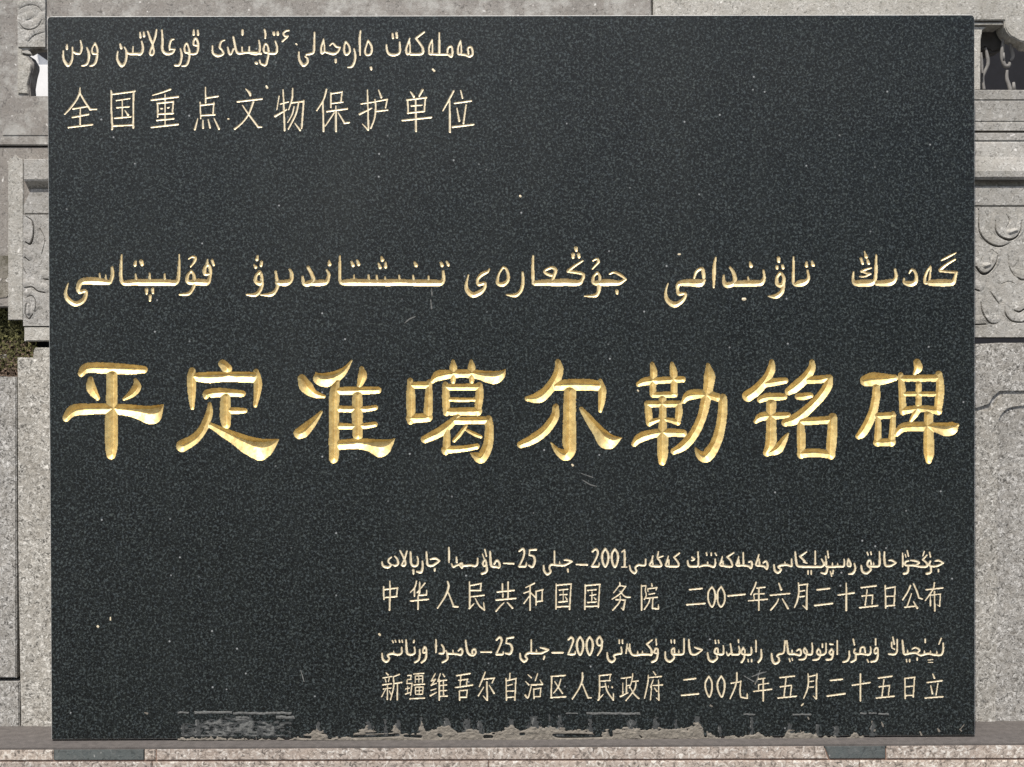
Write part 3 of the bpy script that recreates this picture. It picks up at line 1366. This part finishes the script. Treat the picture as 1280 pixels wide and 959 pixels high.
# ------------------------------------------------------------------ the plaque
plaque = empty('stone_plaque', (0, 0, 0), 'large dark polished granite plaque with carved gilded Chinese and Kazakh inscriptions', 'plaque')
rows = [dict(y=(448, 590), x=(68, 1206), s=.6, k=.82, m='gold', sc=1.0),
        dict(y=(34, 90), x=(72, 600), s=.5, k=.55, m='pale', sc=1.2),
        dict(y=(104, 170), x=(72, 600), s=.5, k=.55, m='pale', sc=1.08),
        dict(y=(308, 386), x=(76, 1204), s=.6, k=.75, m='gold2', sc=1.1),
        dict(y=(682, 722), x=(472, 1186), s=.5, k=.5, m='pale', sc=1.2),
        dict(y=(724, 766), x=(472, 1186), s=.5, k=.5, m='pale', sc=1.04),
        dict(y=(792, 832), x=(472, 1186), s=.5, k=.5, m='pale', sc=1.2),
        dict(y=(836, 880), x=(472, 1186), s=.5, k=.5, m='pale', sc=1.04)]
glyphs = []
ox = oy = 0; sc = 1
for ln in TEXT.strip().splitlines():
    if ln[0] == '@': ox, oy, sc = [float(q) for q in ln[1:].split(',')]
    elif ln[0] == '#': glyphs.append((ln[1:], []))
    else: glyphs[-1][1].append(parse_stroke(ln, ox, oy, sc))
MATS = {'gold': M_GOLD, 'gold2': M_GOLD_WARM, 'pale': M_GOLD_PALE}
front_v, front_f = [], []
def add_front(v, f):
    n = len(front_v); front_v.extend([tuple(p) for p in v]); front_f.extend([tuple(i + n for i in q) for q in f])
rects = []
for R in rows:
    nx = int(round((R['x'][1] - R['x'][0]) / R['s'])) + 1; ny = int(round((R['y'][1] - R['y'][0]) / R['s'])) + 1
    X = R['x'][0] + np.arange(nx) * R['s']; Y = R['y'][0] + np.arange(ny) * R['s']
    rects.append((X[0], Y[0], X[-1], Y[-1]))
    H = np.full((ny, nx), -3.); LAB = np.zeros((ny, nx), int)
    mine = []
    for g in glyphs:
        ys = np.concatenate([s[:, 1] for s in g[1]]); cy = (ys.min() + ys.max()) / 2
        if R['y'][0] < cy < R['y'][1]: mine.append(g)
    for li, (nm, st) in enumerate(mine):
        for s in st:
            mg = s[:, 2:].max() + 3
            i0 = max(int((s[:, 0].min() - mg - X[0]) / R['s']), 0); i1 = min(int((s[:, 0].max() + mg - X[0]) / R['s']) + 2, nx)
            j0 = max(int((s[:, 1].min() - mg - Y[0]) / R['s']), 0); j1 = min(int((s[:, 1].max() + mg - Y[0]) / R['s']) + 2, ny)
            if i1 <= i0 or j1 <= j0: continue
            XX, YY = np.meshgrid(X[i0:i1], Y[j0:j1])
            v = stroke_field(s, XX, YY, R['k'], R['sc'], .22)
            if R['m'] == 'gold': v = v + fbm(XX / 5, YY / 5, 2) * .5
            sub = H[j0:j1, i0:i1]; m = v > sub
            LAB[j0:j1, i0:i1][m] = li; sub[m] = v[m]
    H[np.abs(H) < 1e-5] = -1e-5
    O, ins = split_cells(H, X, Y, 0, True, LAB, max(len(mine), 1))
    add_front(to_world(O['v'], 0), O['f'])
    for (nm, st), M in zip(mine, ins):
        if not M['f']: continue
        base = nm.split('_')
        kind = 'carved_word' if base[-1] == 'word' else 'carved_numeral' if base[-1] == 'numeral' else 'carved_dash' if nm == '-' else 'carved_character'
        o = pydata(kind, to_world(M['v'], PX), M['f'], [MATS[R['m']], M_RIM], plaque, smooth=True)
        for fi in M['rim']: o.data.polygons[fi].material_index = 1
        big = R['m'] == 'gold'
        o['label'] = ('large gilded character ' if big else 'gilded Kazakh word ' if kind == 'carved_word' else 'gilded ') + (base[0] if nm != '-' else 'dash')
    print('row', R['y'], len(mine), len(O['f']))
# the rest of the polished face, round the inscription fields
X0, Y0, X1, Y1 = 67, 22, 1215, 918
ysplit = sorted({Y0, Y1, *[r[1] for r in rects], *[r[3] for r in rects]})
for a, b in zip(ysplit[:-1], ysplit[1:]):
    cut = sorted([(r[0], r[2]) for r in rects if r[1] <= a + 1e-6 and r[3] >= b - 1e-6])
    x = X0; spans = []
    for c0, c1 in cut: spans.append((x, c0)); x = c1
    spans.append((x, X1))
    for s0, s1 in spans:
        if s1 - s0 > 1e-6 and b - a > 1e-6:
            add_front(at([s0, s1, s1, s0], [a, a, b, b], 0), [(0, 1, 2, 3)])
SW, SH, ST, CH = .7, 1.0926, .052, .0021         # half width, height, thickness, chamfer
rc = .007                                         # rounded upper corners
def slab_ring(inset):
    pts = []
    w = SW - inset; h = SH - inset; r = max(rc - inset, .001)
    for cx, cz, a0 in ((-w + r, h - r, 180), (w - r, h - r, 90)):
        for k in range(5):
            a = math.radians(a0 - 22.5 * k); pts.append((cx + r * math.cos(a), cz + r * math.sin(a)))
    pts += [(w, inset), (-w, inset)]
    return pts
ri = slab_ring(CH); n = len(ri)
inner = [tuple(p) for p in at([X0, X1, X1, X0], [Y0, Y0, Y1, Y1], 0)]
v = [(p[0], 0, p[1]) for p in ri]
# ring between the inner rectangle and the chamfer line
add_front(v + inner, [(0, 1, 2, 3, 4, n), tuple(range(4, 8)) [:1] + (5, n + 1, n), tuple([5, 6, 7, 8, 9, n + 1]), (9, 10, n + 2, n + 1), (10, 11, n + 3, n + 2), (11, 0, n, n + 3)])
me = bpy.data.meshes.new('slab_face')
me.from_pydata(front_v, [], front_f); me.update()
bm = bmesh.new(); bm.from_mesh(me)
for f in bm.faces:
    f.normal_update()
    if f.normal.y > 0: f.normal_flip()
bm.to_mesh(me); bm.free()
link('polished_face', me, M_SLAB, plaque)
ro = slab_ring(0)
v = [(p[0], 0, p[1]) for p in ri] + [(p[0], .004, p[1]) for p in ro] + [(p[0], ST, p[1]) for p in ro]
f = []
for i in range(n):
    j = (i + 1) % n
    f += [(i, j, n + j, n + i), (n + i, n + j, 2 * n + j, 2 * n + i)]
f.append(tuple(range(2 * n, 3 * n)))
pydata('slab_body', v, f, M_SLAB_EDGE, plaque)
# chips and scratches seen as pale marks on the face
def marks(name, strokes, m, parent, y=-.0004, step=.4, k=.3):
    for s in strokes:
        P = parse_stroke(s, 0, 0, 1); mg = P[:, 2:].max() + 1.5
        X = np.arange(P[:, 0].min() - mg, P[:, 0].max() + mg, step); Y = np.arange(P[:, 1].min() - mg, P[:, 1].max() + mg, step)
        XX, YY = np.meshgrid(X, Y)
        H = stroke_field(P, XX, YY, k); H = H + fbm(XX / 2, YY / 2, 2) * .5 * k; H[np.abs(H) < 1e-6] = -1e-6
        _, ins = split_cells(H, X, Y, 0, False)
        if ins[0]['f']: pydata(name, to_world(ins[0]['v'], -PX * .5, y), ins[0]['f'], m, parent, smooth=True)
marks('scratch', ['506,404,.5 512,399,.9 519,396,.6', '728,600,.5 738,606,.8 746,608,.4', '539.5,361,.5 540,369,1', '538.5,375,.6 539.5,386,.9', '727,592,.4 741,597,.7',
                  '930,845,.5 942,852,.8', '940,846,.5 950,842,1 958,840,.5', '944,856,.6 950,838,.5', '376,838,.5 380,852,.6'], M_FILM, plaque)
marks('paint_fleck', ['122,783,1.4 122.6,783.5,1.4', '138,772,.7 138,775,.8', '650,245,1.3 650.5,245.5,1.3', '333,108,1.2 334,110,1.3', '474,793,1.3 475,794,1.3',
                      '541,87,1.2 543,89,1.2', '715,581,1 716,582,1.3', '848,318,1 850,318,1', '929,374,1.8 931,374,1.8', '370,55,1 371,56,1', '797,488,.9 798,489,.9', '285,149,1 286,149,1', '1002,882,.9 1004,880,.9'], M_GOLD_PALE, plaque)
marks('cement_fleck', ['181,891,.8 184,892,1.3', '1088,911,1 1093,913,1.6', '1102,903,.8 1104,908,1', '1200,912,.8 1202,914,.8', '1172,911,.8 1174,914,1.4', '1090,902,.8 1092,911,.8', '1150,915,.8 1152,919,1', '1010,897,.8 1011,899,.8', '1205,906,.5 1201,911,.7', '888,882,1.2 890,883,1'], M_CEMENT, plaque)

# ------------------------------------------------------------------ cement along the foot of the plaque
def patch(name, rect, hfun, m, parent, y, scale, step=.6, **k):
    X = np.arange(rect[0], rect[2], step); Y = np.arange(rect[1], rect[3], step)
    XX, YY = np.meshgrid(X, Y); H = hfun(XX, YY); H[np.abs(H) < 1e-6] = -1e-6
    _, ins = split_cells(H, X, Y, 0, False)
    return pydata(name, to_world(ins[0]['v'], -PX * scale, y), ins[0]['f'], m, parent, smooth=True, **k)
tops = [(60, 926), (220, 925), (230, 920), (330, 923), (368, 921), (386, 916), (396, 910), (405, 914), (412, 922), (438, 918), (458, 907), (468, 913), (484, 917), (494, 905), (502, 915), (520, 917),
        (527, 901), (533, 915), (545, 908), (560, 904), (572, 915), (590, 909), (605, 915), (622, 915), (640, 904), (650, 912), (668, 907), (682, 908), (700, 909), (735, 912), (748, 918), (760, 910), (780, 908), (797, 909),
        (820, 910), (860, 909), (872, 901), (880, 912), (902, 920), (930, 918), (948, 914), (960, 920), (978, 921), (984, 911), (992, 913), (1018, 916), (1024, 919), (1060, 922), (1068, 912), (1074, 920), (1115, 923), (1170, 922), (1215, 924), (1240, 924)]
tx = np.array([t[0] for t in tops]); ty = np.array([t[1] for t in tops])
holes = ['440,921,1.4 470,920,1.8 498,919,1.6', '506,920,1.4 526,921,1.6', '549,919,2 551,920,2', '606,921,2 615,921,1.6', '651,918,1.6 655,918,1.4', '692,919,1 700,920,2.4 730,920,2.2 752,920.5,1',
         '763,914,2.6 764,919,2.2', '881,913,1.6 882,920,1.8', '600,916,1 604,917,1.2', '505,916,1 524,915,1.4', '458,917,.8 490,915,1.2', '693,908,.8 730,911,1', '375,921,1.6 388,922,1.4', '800,920,.8 802,922,.8']
HS = [parse_stroke(s, 0, 0, 1) for s in holes]
def cem(X, Y):
    t = np.interp(X, tx, ty)
    h = (Y - t - 1.8) * .4 + fbm(X / 4, Y / 2.6, 5) * 3.8
    h = np.minimum(h, 1.1 + fbm(X / 5, Y / 3.2, 5) * 2.6)
    for s in HS:
        m = (X > s[:, 0].min() - 4) & (X < s[:, 0].max() + 4)
        h = np.where(m, np.minimum(h, -stroke_field(s, X, Y, 1.2)), h)
    return h
patch('cement_residue', (66, 895, 1217, 925.5), cem, M_CEMENT, plaque, -.0008, .9, .6)
def film(cut):
    def f(X, Y):
        n = fbm(X / 5.5, Y / 2.2, 5)
        a = np.minimum.reduce([(X - 226) / 8, (366 - X) / 3, (Y - 897 - 4 * np.sin(X / 17) - 3 * fbm(X / 4, Y * 0, 2)) / 5, np.full(X.shape, 1.)])
        a = np.where((X > 342) & (X < 364) & (Y > 902), .7, a) + fbm(X / 14, Y / 8, 3) * .9
        return (a - 1) * .6 + n * 1.6 + cut
    return f
patch('cement_film', (222, 888, 370, 921), film(.2), M_FILM_DIM, plaque, -.0004, .2, .5, kind='stuff')
patch('cement_film', (222, 888, 370, 921), film(-.12), M_FILM, plaque, -.0006, .2, .5, kind='stuff')
for (x0, x1, yy, w) in ((222, 236, 891, 1.2), (243, 290, 890.5, 1.6), (291, 364, 891.7, 1.5), (295, 312, 897.5, 1.4), (345, 368, 897, 1.8), (707, 722, 892, .8), (733, 800, 892, 1.4),
                        (929, 944, 893, 1), (991, 1014, 893, 1.1), (1075, 1083, 892, 1.1), (1086, 1096, 891.5, 1), (1098, 1111, 892.5, 1.1)):
    def line(X, Y): return np.minimum.reduce([w - np.abs(Y - yy - fbm(X / 6, X * 0, 2) * 1.5), (X - x0) * .5, (x1 - X) * .5]) + fbm(X / 2.5, Y / 1.5, 3) * 1.1
    patch('cement_line', (x0 - 2, yy - 4, x1 + 2, yy + 4), line, M_FILM, plaque, -.0007, .25, .5)
def tufts(X, Y):
    h = np.full(X.shape, -1.)
    for (x, t, w) in ((229, 905, 3), (247, 900, 5), (398, 903, 4), (461, 903, 9), (482, 900, 3), (497, 900, 5), (527, 897, 4), (558, 898, 9), (584, 899, 9), (600, 902, 5), (639, 900, 6), (668, 896, 12), (687, 893, 3), (700, 895, 6), (738, 899, 5), (790, 901, 10), (820, 897, 6), (845, 900, 4), (871, 896, 7), (900, 908, 2), (940, 898, 3), (987, 905, 5), (1022, 907, 4), (1091, 902, 4), (1045, 908, 5)):
        h = np.maximum(h, 1 - np.abs(X - x) / w * (1 + np.maximum(0, 918 - Y) / 16) - np.maximum(t - Y, 0))
    return h * .9 - .15 + fbm(X / 1.8, Y / 3, 4) * 2.4
patch('cement_smear', (222, 892, 1112, 921), tufts, M_FILM_DIM, plaque, -.0005, .2, .5, kind='stuff')
def tufts2(X, Y): return tufts(X + 2, Y + 1) - .9
patch('cement_smear', (222, 892, 1112, 921), tufts2, M_FILM, plaque, -.0007, .2, .5, kind='stuff')
# ------------------------------------------------------------------ carved relief panels behind
def relief(name, rect, yf, yb, grooves, m, parent, step=.6, k=2.3, bulge=(), lump=.5, **kw):
    """block whose face carries grooves cut in (strokes) and bulges raised (strokes)"""
    nx = int((rect[2] - rect[0]) / step) + 1; ny = int((rect[3] - rect[1]) / step) + 1
    X = np.linspace(rect[0], rect[2], nx); Y = np.linspace(rect[1], rect[3], ny)
    XX, YY = np.meshgrid(X, Y); H = fbm(XX / 9, YY / 9, 3) * lump; G = XX * 0
    for s in bulge:
        v = np.clip(stroke_field(parse_stroke(s, 0, 0, 1), XX, YY, 1.), 0, None); H = H - np.minimum(v * .8, 2.4)
    for s in grooves:
        S = parse_stroke(s, 0, 0, 1)
        if S[:, 2].max() >= .8:
            S[:, 1] -= 5.5; S[:, 2:] = np.minimum(S[:, 2:] * 6, 6.5)
            v = np.clip(stroke_field(S, XX, YY, 1.), 0, None); H = H - np.sqrt(v * 6) * .18
    for s in grooves:
        v = np.clip(stroke_field(parse_stroke(s, 0, 0, 1), XX, YY, 1., 1.15), 0, None); H = H + v * k; G = np.maximum(G, v)
    P = at(XX.ravel(), YY.ravel(), yf); P[:, 1] += H.ravel() * PX
    v = [tuple(p) for p in P]; f = []
    for j in range(ny - 1):
        for i in range(nx - 1):
            a = j * nx + i; f.append((a, a + nx, a + nx + 1, a + 1))
    rim = [i for i in range(nx)] + [j * nx + nx - 1 for j in range(1, ny)] + [(ny - 1) * nx + i for i in range(nx - 2, -1, -1)] + [j * nx for j in range(ny - 2, 0, -1)]
    b0 = len(v)
    for r in rim: v.append((v[r][0], yb, v[r][2]))
    n = len(rim)
    for q in range(n):
        f.append((rim[q], rim[(q + 1) % n], b0 + (q + 1) % n, b0 + q))
    o = pydata(name, v, f, [m, M_GROOVE_SHADE], parent, smooth=False, **kw)
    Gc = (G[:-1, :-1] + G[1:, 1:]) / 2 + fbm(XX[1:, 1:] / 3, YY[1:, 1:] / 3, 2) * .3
    for q in np.nonzero(Gc.ravel() > .62)[0]: o.data.polygons[int(q)].material_index = 1  # deeper groove cells take the painted shadow colour
    return o

YB = .30
# --- upper left: rail of the balustrade with a pierced opening
bl = empty('stone_balustrade', (-.72, .08, .9), 'pinkish grey granite balustrade with a pierced opening behind the upper left corner of the plaque', 'balustrade')
prism('rail_stone', [(-120, -90), (814.3, -90), (814.3, 60), (100, 60), (66, 60), (58, 63), (50, 60), (41, 61), (34, 65), (28, 64), (27, 67), (37, 70), (42, 79), (42, 84), (39, 95), (37, 108), (38, 120), (120, 120), (120, 181.7), (-120, 181.7)],
      .0755, .098, M_BLOTCH, bl)
relief('scroll_relief', (22, -20, 56.5, 58.5), .0725, .0765, ['24,29,.8 30,36,1 40,37,1.1 48,33,1 53,25,.8', '33,26,.8 38,24,.8', '35,53,.6 40,47,.9 46,43,.9 55,41,.7', '24,12,.6 34,7,.8 46,8,.7 53,15,.6'], M_GREY, bl, k=.8)
prism('raised_edge', [(22, 59), (27, 62), (27.5, 68.5), (33, 71), (39, 80), (38, 90), (34, 106), (35, 117), (22, 117)], .0732, .0765, M_GREY, bl, bev=.001)
prism('carved_spur', [(27, 63.5), (34, 62.5), (38, 65), (39, 68), (33, 67.5), (27, 66)], .073, .080, M_GREY, bl, bev=.0008)
block('beam_relief', 2, 141, 120, 170, .0744, .0765, M_BLOTCH, bl)
block('panel_stone', -120, 184.2, 120, 384, .0775, .11, M_PINK, bl)
prism('raised_bar', [(10, 400), (10, 202), (12, 198), (16, 196), (18, 194), (21, 194), (23, 197), (28, 199), (29, 205), (29, 300), (28.5, 400)], .0755, .079, M_GREY, bl, bev=.0008)
prism('panel_foot', [(-120, 318), (29, 320), (29, 352), (20, 360), (8, 372), (-120, 385)], .0765, .0785, M_SOILED, bl, bev=.0006)

wb = prism('white_block', [(38, 70), (46.5, 67), (48.5, 81), (140, 80), (140, 140), (-20, 140)], .60, .75, M_WHITE, None, bev=.001)
wb['label'] = 'white block seen through the pierced opening left of the plaque'; wb['category'] = 'block'

# --- left: moulded post
pl = empty('moulded_post', (-.72, .07, .5), 'short carved granite post with stepped cap against the left edge of the plaque', 'post')
profile('post_cap', 30.5, 200, [(199, .064), (199.5, .0625), (224, .0625), (226.5, .064), (237, .0785)], .1, M_GREY, pl)
prism('post_neck', [(39, 236), (200, 236), (200, 267), (29.5, 267), (29.5, 256)], .0735, .1, M_GREY, pl, bev=.001)
relief('carved_panel', (29, 268.3, 75, 407.5), .0715, .1,
       ['33,271,.7 41,278,.9 42,294,1 38,305,1.3 32,303,.9', '31,322,1 36,326,.9', '29,335,.7 33,343,.6', '31,360,.8 40,359,1 47,364,1 56,366,1', '55,349,.9 62,350,1', '33,372,.6 40,370,.8 45,378,.8 44,390,.7', '33,380,.7 32,392,.8 36,399,.9 41,393,.8', '50,286,.6 56,300,.6 52,318,.6'],
       M_GREY, pl, bulge=['36,382,2.5 36,392,2.5'])
block('post_base', 30, 409, 75, 426.5, .0715, .1, M_GREY, pl)

# --- left: lower pedestal of bush-hammered stone
ql = empty('stone_pedestal', (-.74, .08, 0), 'bush-hammered granite pedestal left of the lower half of the plaque', 'pedestal')
prism('pedestal_stone', [(21.5, 447), (41, 447), (42, 438), (44, 434.5), (120, 434.5), (120, 916), (26.3, 916), (25, 850), (22.5, 700)], .0735, .13, M_ROUGH, ql)
prism('raised_frame', [(50, 518), (58, 512), (120, 512), (120, 915), (50, 915), (49, 700)], .0718, .0745, M_ROUGH, ql, bev=.0012)
block('side_stone', -120, 471, 20.5, 847.5, .0725, .12, M_ROUGH, ql)
block('side_stone', -120, 852, 24.2, 915.5, .0735, .12, M_ROUGH, ql)
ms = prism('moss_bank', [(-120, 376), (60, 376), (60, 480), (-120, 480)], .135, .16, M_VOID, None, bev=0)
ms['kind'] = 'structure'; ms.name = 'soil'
# moss: many small leaves over the bank
M_MOSS = plain('moss', (.105, .10, .036), .95, 60, .6, .5)
M_DRY = plain('dry_leaf_litter', (.15, .105, .075), .95, 60, .5, .5)
for nm, mt, N, ylo, yhi in (('moss', M_MOSS, 5200, 383, 462), ('leaf_litter', M_DRY, 2200, 425, 474)):
    v = []; f = []
    for k in range(N):
        px = random.uniform(-90, 46); py = ylo + (yhi - ylo) * (random.random() ** .8)
        d = random.uniform(.09, .132)
        c = at(px, py, d); L = random.uniform(.0015, .004); a = random.uniform(0, 6.28); tl = random.uniform(-.8, .8)
        u = np.array([math.cos(a), tl * .5, math.sin(a)]) * L; w = np.array([-math.sin(a), random.uniform(-.6, .6), math.cos(a)]) * L * .4
        n0 = len(v); v += [c - u, c + w, c + u, c - w]; f.append((n0, n0 + 1, n0 + 2, n0 + 3))
    o = pydata(nm, v, f, mt, None, kind='stuff')
    o['label'] = 'dark moss growing in the gap left of the plaque' if nm == 'moss' else 'brown dry leaf litter in the gap left of the plaque'; o['category'] = nm.replace('_', ' ')
block('raised_ledge', -120, 443, 8, 449, .10, .13, M_ROUGH, ql)

# --- upper right
br = empty('stone_balustrade', (.75, .08, .9), 'pale grey granite balustrade with an openwork arch behind the upper right corner of the plaque', 'balustrade')
prism('rail_stone', [(816.6, -90), (1400, -90), (1400, 66), (1284, 57), (1280, 52.5), (1274, 51), (1269, 48), (1263, 45), (1259, 40), (1256, 34), (1255, 25.5), (1100, 25.5), (1100, 60), (816.6, 60)], .0745, .105, M_GREY, br)
block('thin_moulding', 1150, 28.2, 1254, 31.2, .078, .13, M_GREY, br, bev=.0006)
prism('opening_jamb', [(1150, 33), (1234, 33), (1228, 38), (1226, 50), (1225.5, 112.5), (1150, 112.5)], .082, .12, M_GREY, br, bev=.001)
prism('arch_panel', [(1223, 32.5), (1251, 32.5), (1256, 48), (1254, 62), (1240, 66), (1231, 60), (1223, 64)], .115, .15, M_SHADE, br, bev=.003)
def limb(name, pts, yy, m, parent):
    """rounded carved bar along a line: (x, y, radius) in photo pixels"""
    D = dense(np.array([(a, b, c, c) for a, b, c in pts])); v = []; f = []; K = 10
    for i, (x, y, r, _) in enumerate(D):
        t = D[min(i + 1, len(D) - 1)] - D[max(i - 1, 0)]; t = t[:2] / (np.hypot(*t[:2]) + 1e-9); nx_, ny_ = -t[1], t[0]
        for q in range(K):
            a = 2 * math.pi * q / K
            p = at(x + nx_ * r * math.cos(a), y + ny_ * r * math.cos(a), yy); p[1] += math.sin(a) * r * PX; v.append(p)
    for i in range(len(D) - 1):
        for q in range(K): f.append((i * K + q, i * K + (q + 1) % K, (i + 1) * K + (q + 1) % K, (i + 1) * K + q))
    f += [tuple(range(K)), tuple(range(len(v) - K, len(v)))]
    o = pydata(name, v, f, m, parent, smooth=True)
    bm = bmesh.new(); bm.from_mesh(o.data); bmesh.ops.recalc_face_normals(bm, faces=bm.faces); bm.to_mesh(o.data); bm.free()
    return o
limb('carved_tendril', [(1232, 60, 1.4), (1234, 70, 2.2), (1235, 80, 2.2), (1231, 90, 2), (1228.5, 98, 1.8), (1230, 112, 2)], .100, M_TENDRIL_SHADE, br)
limb('carved_tendril', [(1226.5, 66, 1.2), (1227.5, 80, 1.6), (1228, 92, 1.3)], .092, M_TENDRIL_SHADE, br)
limb('carved_tendril', [(1255, 44, 1.6), (1253, 60, 2.4), (1252.5, 72, 2.4), (1256, 82, 2.6), (1261, 82, 2.4), (1262, 78, 1.5)], .098, M_TENDRIL_SHADE, br)
limb('carved_tendril', [(1261, 50, 1.6), (1264, 60, 2.4), (1266, 70, 2.4), (1263, 76, 1.6)], .098, M_TENDRIL_SHADE, br)
limb('carved_tendril', [(1254.5, 66, 1.2), (1255, 76, 1.6)], .084, M_TENDRIL_SHADE, br)
limb('carved_tendril', [(1259, 88, 1.6), (1258.5, 98, 2.2), (1261, 106, 2.4), (1263, 113, 2.6)], .098, M_TENDRIL_SHADE, br)
limb('carved_tendril', [(1267, 103, 1.6), (1267.5, 113, 2.6)], .098, M_TENDRIL_SHADE, br)
profile('beam_stone', 1150, 1400, [(112.6, .0735), (113, .072), (124, .0722), (125.5, .0745), (126.5, .073), (151, .073), (153, .0745), (154, .0722), (163.2, .0722)], .13, M_GREY, br)

pr = empty('moulded_post', (.75, .07, .5), 'wide granite post with mouldings and carved scrolls against the right edge of the plaque', 'post')
profile('moulding', 1150, 1400, [(166.2, .0715), (166.6, .071), (175, .071), (177, .0728), (179, .0715), (196, .0685), (205, .064), (214, .061), (221, .0615), (224.5, .065), (225.5, .076)], .13, M_GREY, pr)
block('moulding_neck', 1150, 225.6, 1400, 232.5, .0835, .13, M_GREY, pr, bev=0)
block('plain_band', 1150, 232.6, 1400, 257.4, .071, .13, M_GREY, pr)
relief('carved_panel', (1150, 258.6, 1400, 421.5), .0705, .13,
       ['1223,262,.7 1224,288,1 1231,300,1.2 1242,307,1.3 1252,308,1.1 1260,305,.8', '1244,276,.7 1245,289,1 1252,297,1.4 1262,300,1.6 1271,296,1.2 1276,287,.9 1277,276,.6',
        '1220,334,1.2 1226,341,1.6 1232,342.5,1.8 1239,338,1.4 1245,329,1 1247,320,.6', '1219,362,1.1 1224,364,1.1', '1226,378,.7 1228,390,1 1234,401,1.1 1241,405,1 1247,404,.7',
        '1256,384,.6 1257,393,1 1264,401,1.1 1274,403,1.1 1284,402,1', '1268,388,.8 1274,390,1.3 1280,387,1.2 1284,383,.8', '1219,406,1 1232,405.5,1', '1272,347,.8 1278,350,1.2 1288,349,1',
        '1238,365,.5 1243,372,.8 1249,380,.6', '1260,318,.4 1262,334,.7 1268,345,.6', '1258,268,.4 1262,276,.7 1258,284,.5', '1240,312,.4 1247,318,.6', '1252,355,.5 1262,352,.6 1270,356,.4', '1229,320,.4 1226,328,.5',
        '1290,300,1 1310,320,1.5 1330,300,1', '1290,380,1 1310,400,1.5 1340,380,1'],
       M_GREY, pr, bulge=['1262,290,4 1270,288,3', '1231,332,4 1236,331,3'])

qr = empty('stone_pedestal', (.77, .08, 0), 'granite pedestal with raised rounded frame right of the lower half of the plaque', 'pedestal')
block('pedestal_core', 1150, 480, 1400, 905, .0775, .13, M_ROUGH, qr, bev=0)
prism('pedestal_top', [(1150, 430), (1222, 430), (1250, 428.5), (1400, 427.8), (1400, 489.5), (1250, 490), (1242, 497), (1237, 506), (1222, 511), (1150, 511)], .0738, .13, M_ROUGH, qr, bev=.002)
def arc(cx, cy, r, a0, a1, n=7): return [(cx + r * math.cos(math.radians(a0 + (a1 - a0) * i / n)), cy + r * math.sin(math.radians(a0 + (a1 - a0) * i / n))) for i in range(n + 1)]
prism('raised_frame', [(1150, 512.5), (1222, 512.5)] + arc(1232, 500, 12, 100, 20) + [(1246, 497), (1252, 493), (1262, 491.6), (1400, 491.3), (1400, 508)] + [(1276, 509)] + arc(1270, 530, 20, -100, -170) + [(1248, 600), (1246, 904), (1150, 904)], .0748, .1, M_ROUGH, qr, bev=.0025)

# ------------------------------------------------------------------ plinth
pn = empty('stone_plinth', (0, -.05, 0), 'low plinth of pinkish granite strips and mortar under the foot of the plaque', 'plinth')
YF = float(atz(640, 932.2, -.0015)[1])
pydata('mortar_bed', [(x, y, z) for x in (-1.1, 1.1) for y in (YF, .2) for z in (-.0045, -.0015)], [(0, 1, 3, 2), (4, 6, 7, 5), (0, 4, 5, 1), (2, 3, 7, 6), (0, 2, 6, 4), (1, 5, 7, 3)], M_BED, pn)
YF = YF - .0015
def cols(seq, y0, y1, m, yf=YF):
    for q in seq:
        x0, x1 = q[0], q[1]; mm = q[2] if len(q) > 2 else m
        t = q[3] if len(q) > 3 else 0
        k = lambda x, y: (x, y + (640 - x) * .002)
        o = prism('granite_strip', [k(x0, y0), k(x1, y0), k(x1 + t, y1), k(x0 + (6 if mm is M_DARKFILL and x0 > 1000 else 0), y1)], yf, .3, mm, pn, bev=.0012)
        for vv in o.data.vertices:
            if vv.co.z > -.0045: vv.co.z = -.0045
        if mm is M_DARKFILL: o['label'] = 'dark grey filler strip'
cols([(-140, 66.5), (67.2, 180, M_DARKFILL), (180.8, 194), (195.6, 1030, M_STRIP, 5), (1031, 1107, M_DARKFILL), (1108.5, 1420, M_STRIP)], 932.3, 949.6, M_STRIP)
cols([(-140, 189), (190.5, 610), (611.2, 1074), (1075.2, 1420)], 952, 1010, M_STRIP, YF - .001)
cols([(-140, 300), (301.5, 800), (801.5, 1420)], 1012, 1110, M_GREY, YF)
cols([(-140, 500), (501.5, 1420)], 1112, 1205, M_GREY, YF)
block('joint_mortar', -140, 936, 1420, 1205, YF + .0022, .29, M_REDMORT, pn, bev=0)
def level_box(name, x0, y0, z0, x1, y1, z1, m, kind):
    v = [(x, y, z) for x in (x0, x1) for y in (y0, y1) for z in (z0, z1)]
    f = [(0, 1, 3, 2), (4, 6, 7, 5), (0, 4, 5, 1), (2, 3, 7, 6), (0, 2, 6, 4), (1, 5, 7, 3)]
    return pydata(name, v, f, m, None, kind=kind)
level_box('rear_shade_sheet', -5, 2.4, -.4, 5, 2.5, 3.2, M_VOID, 'structure')  # dark sheet that paints the blackness seen through the openings
g = pydata('pavement', [(-30, -40, -.354), (30, -40, -.354), (30, 10, -.354), (-30, 10, -.354)], [(0, 1, 2, 3)], M_PAVE, None, kind='structure')
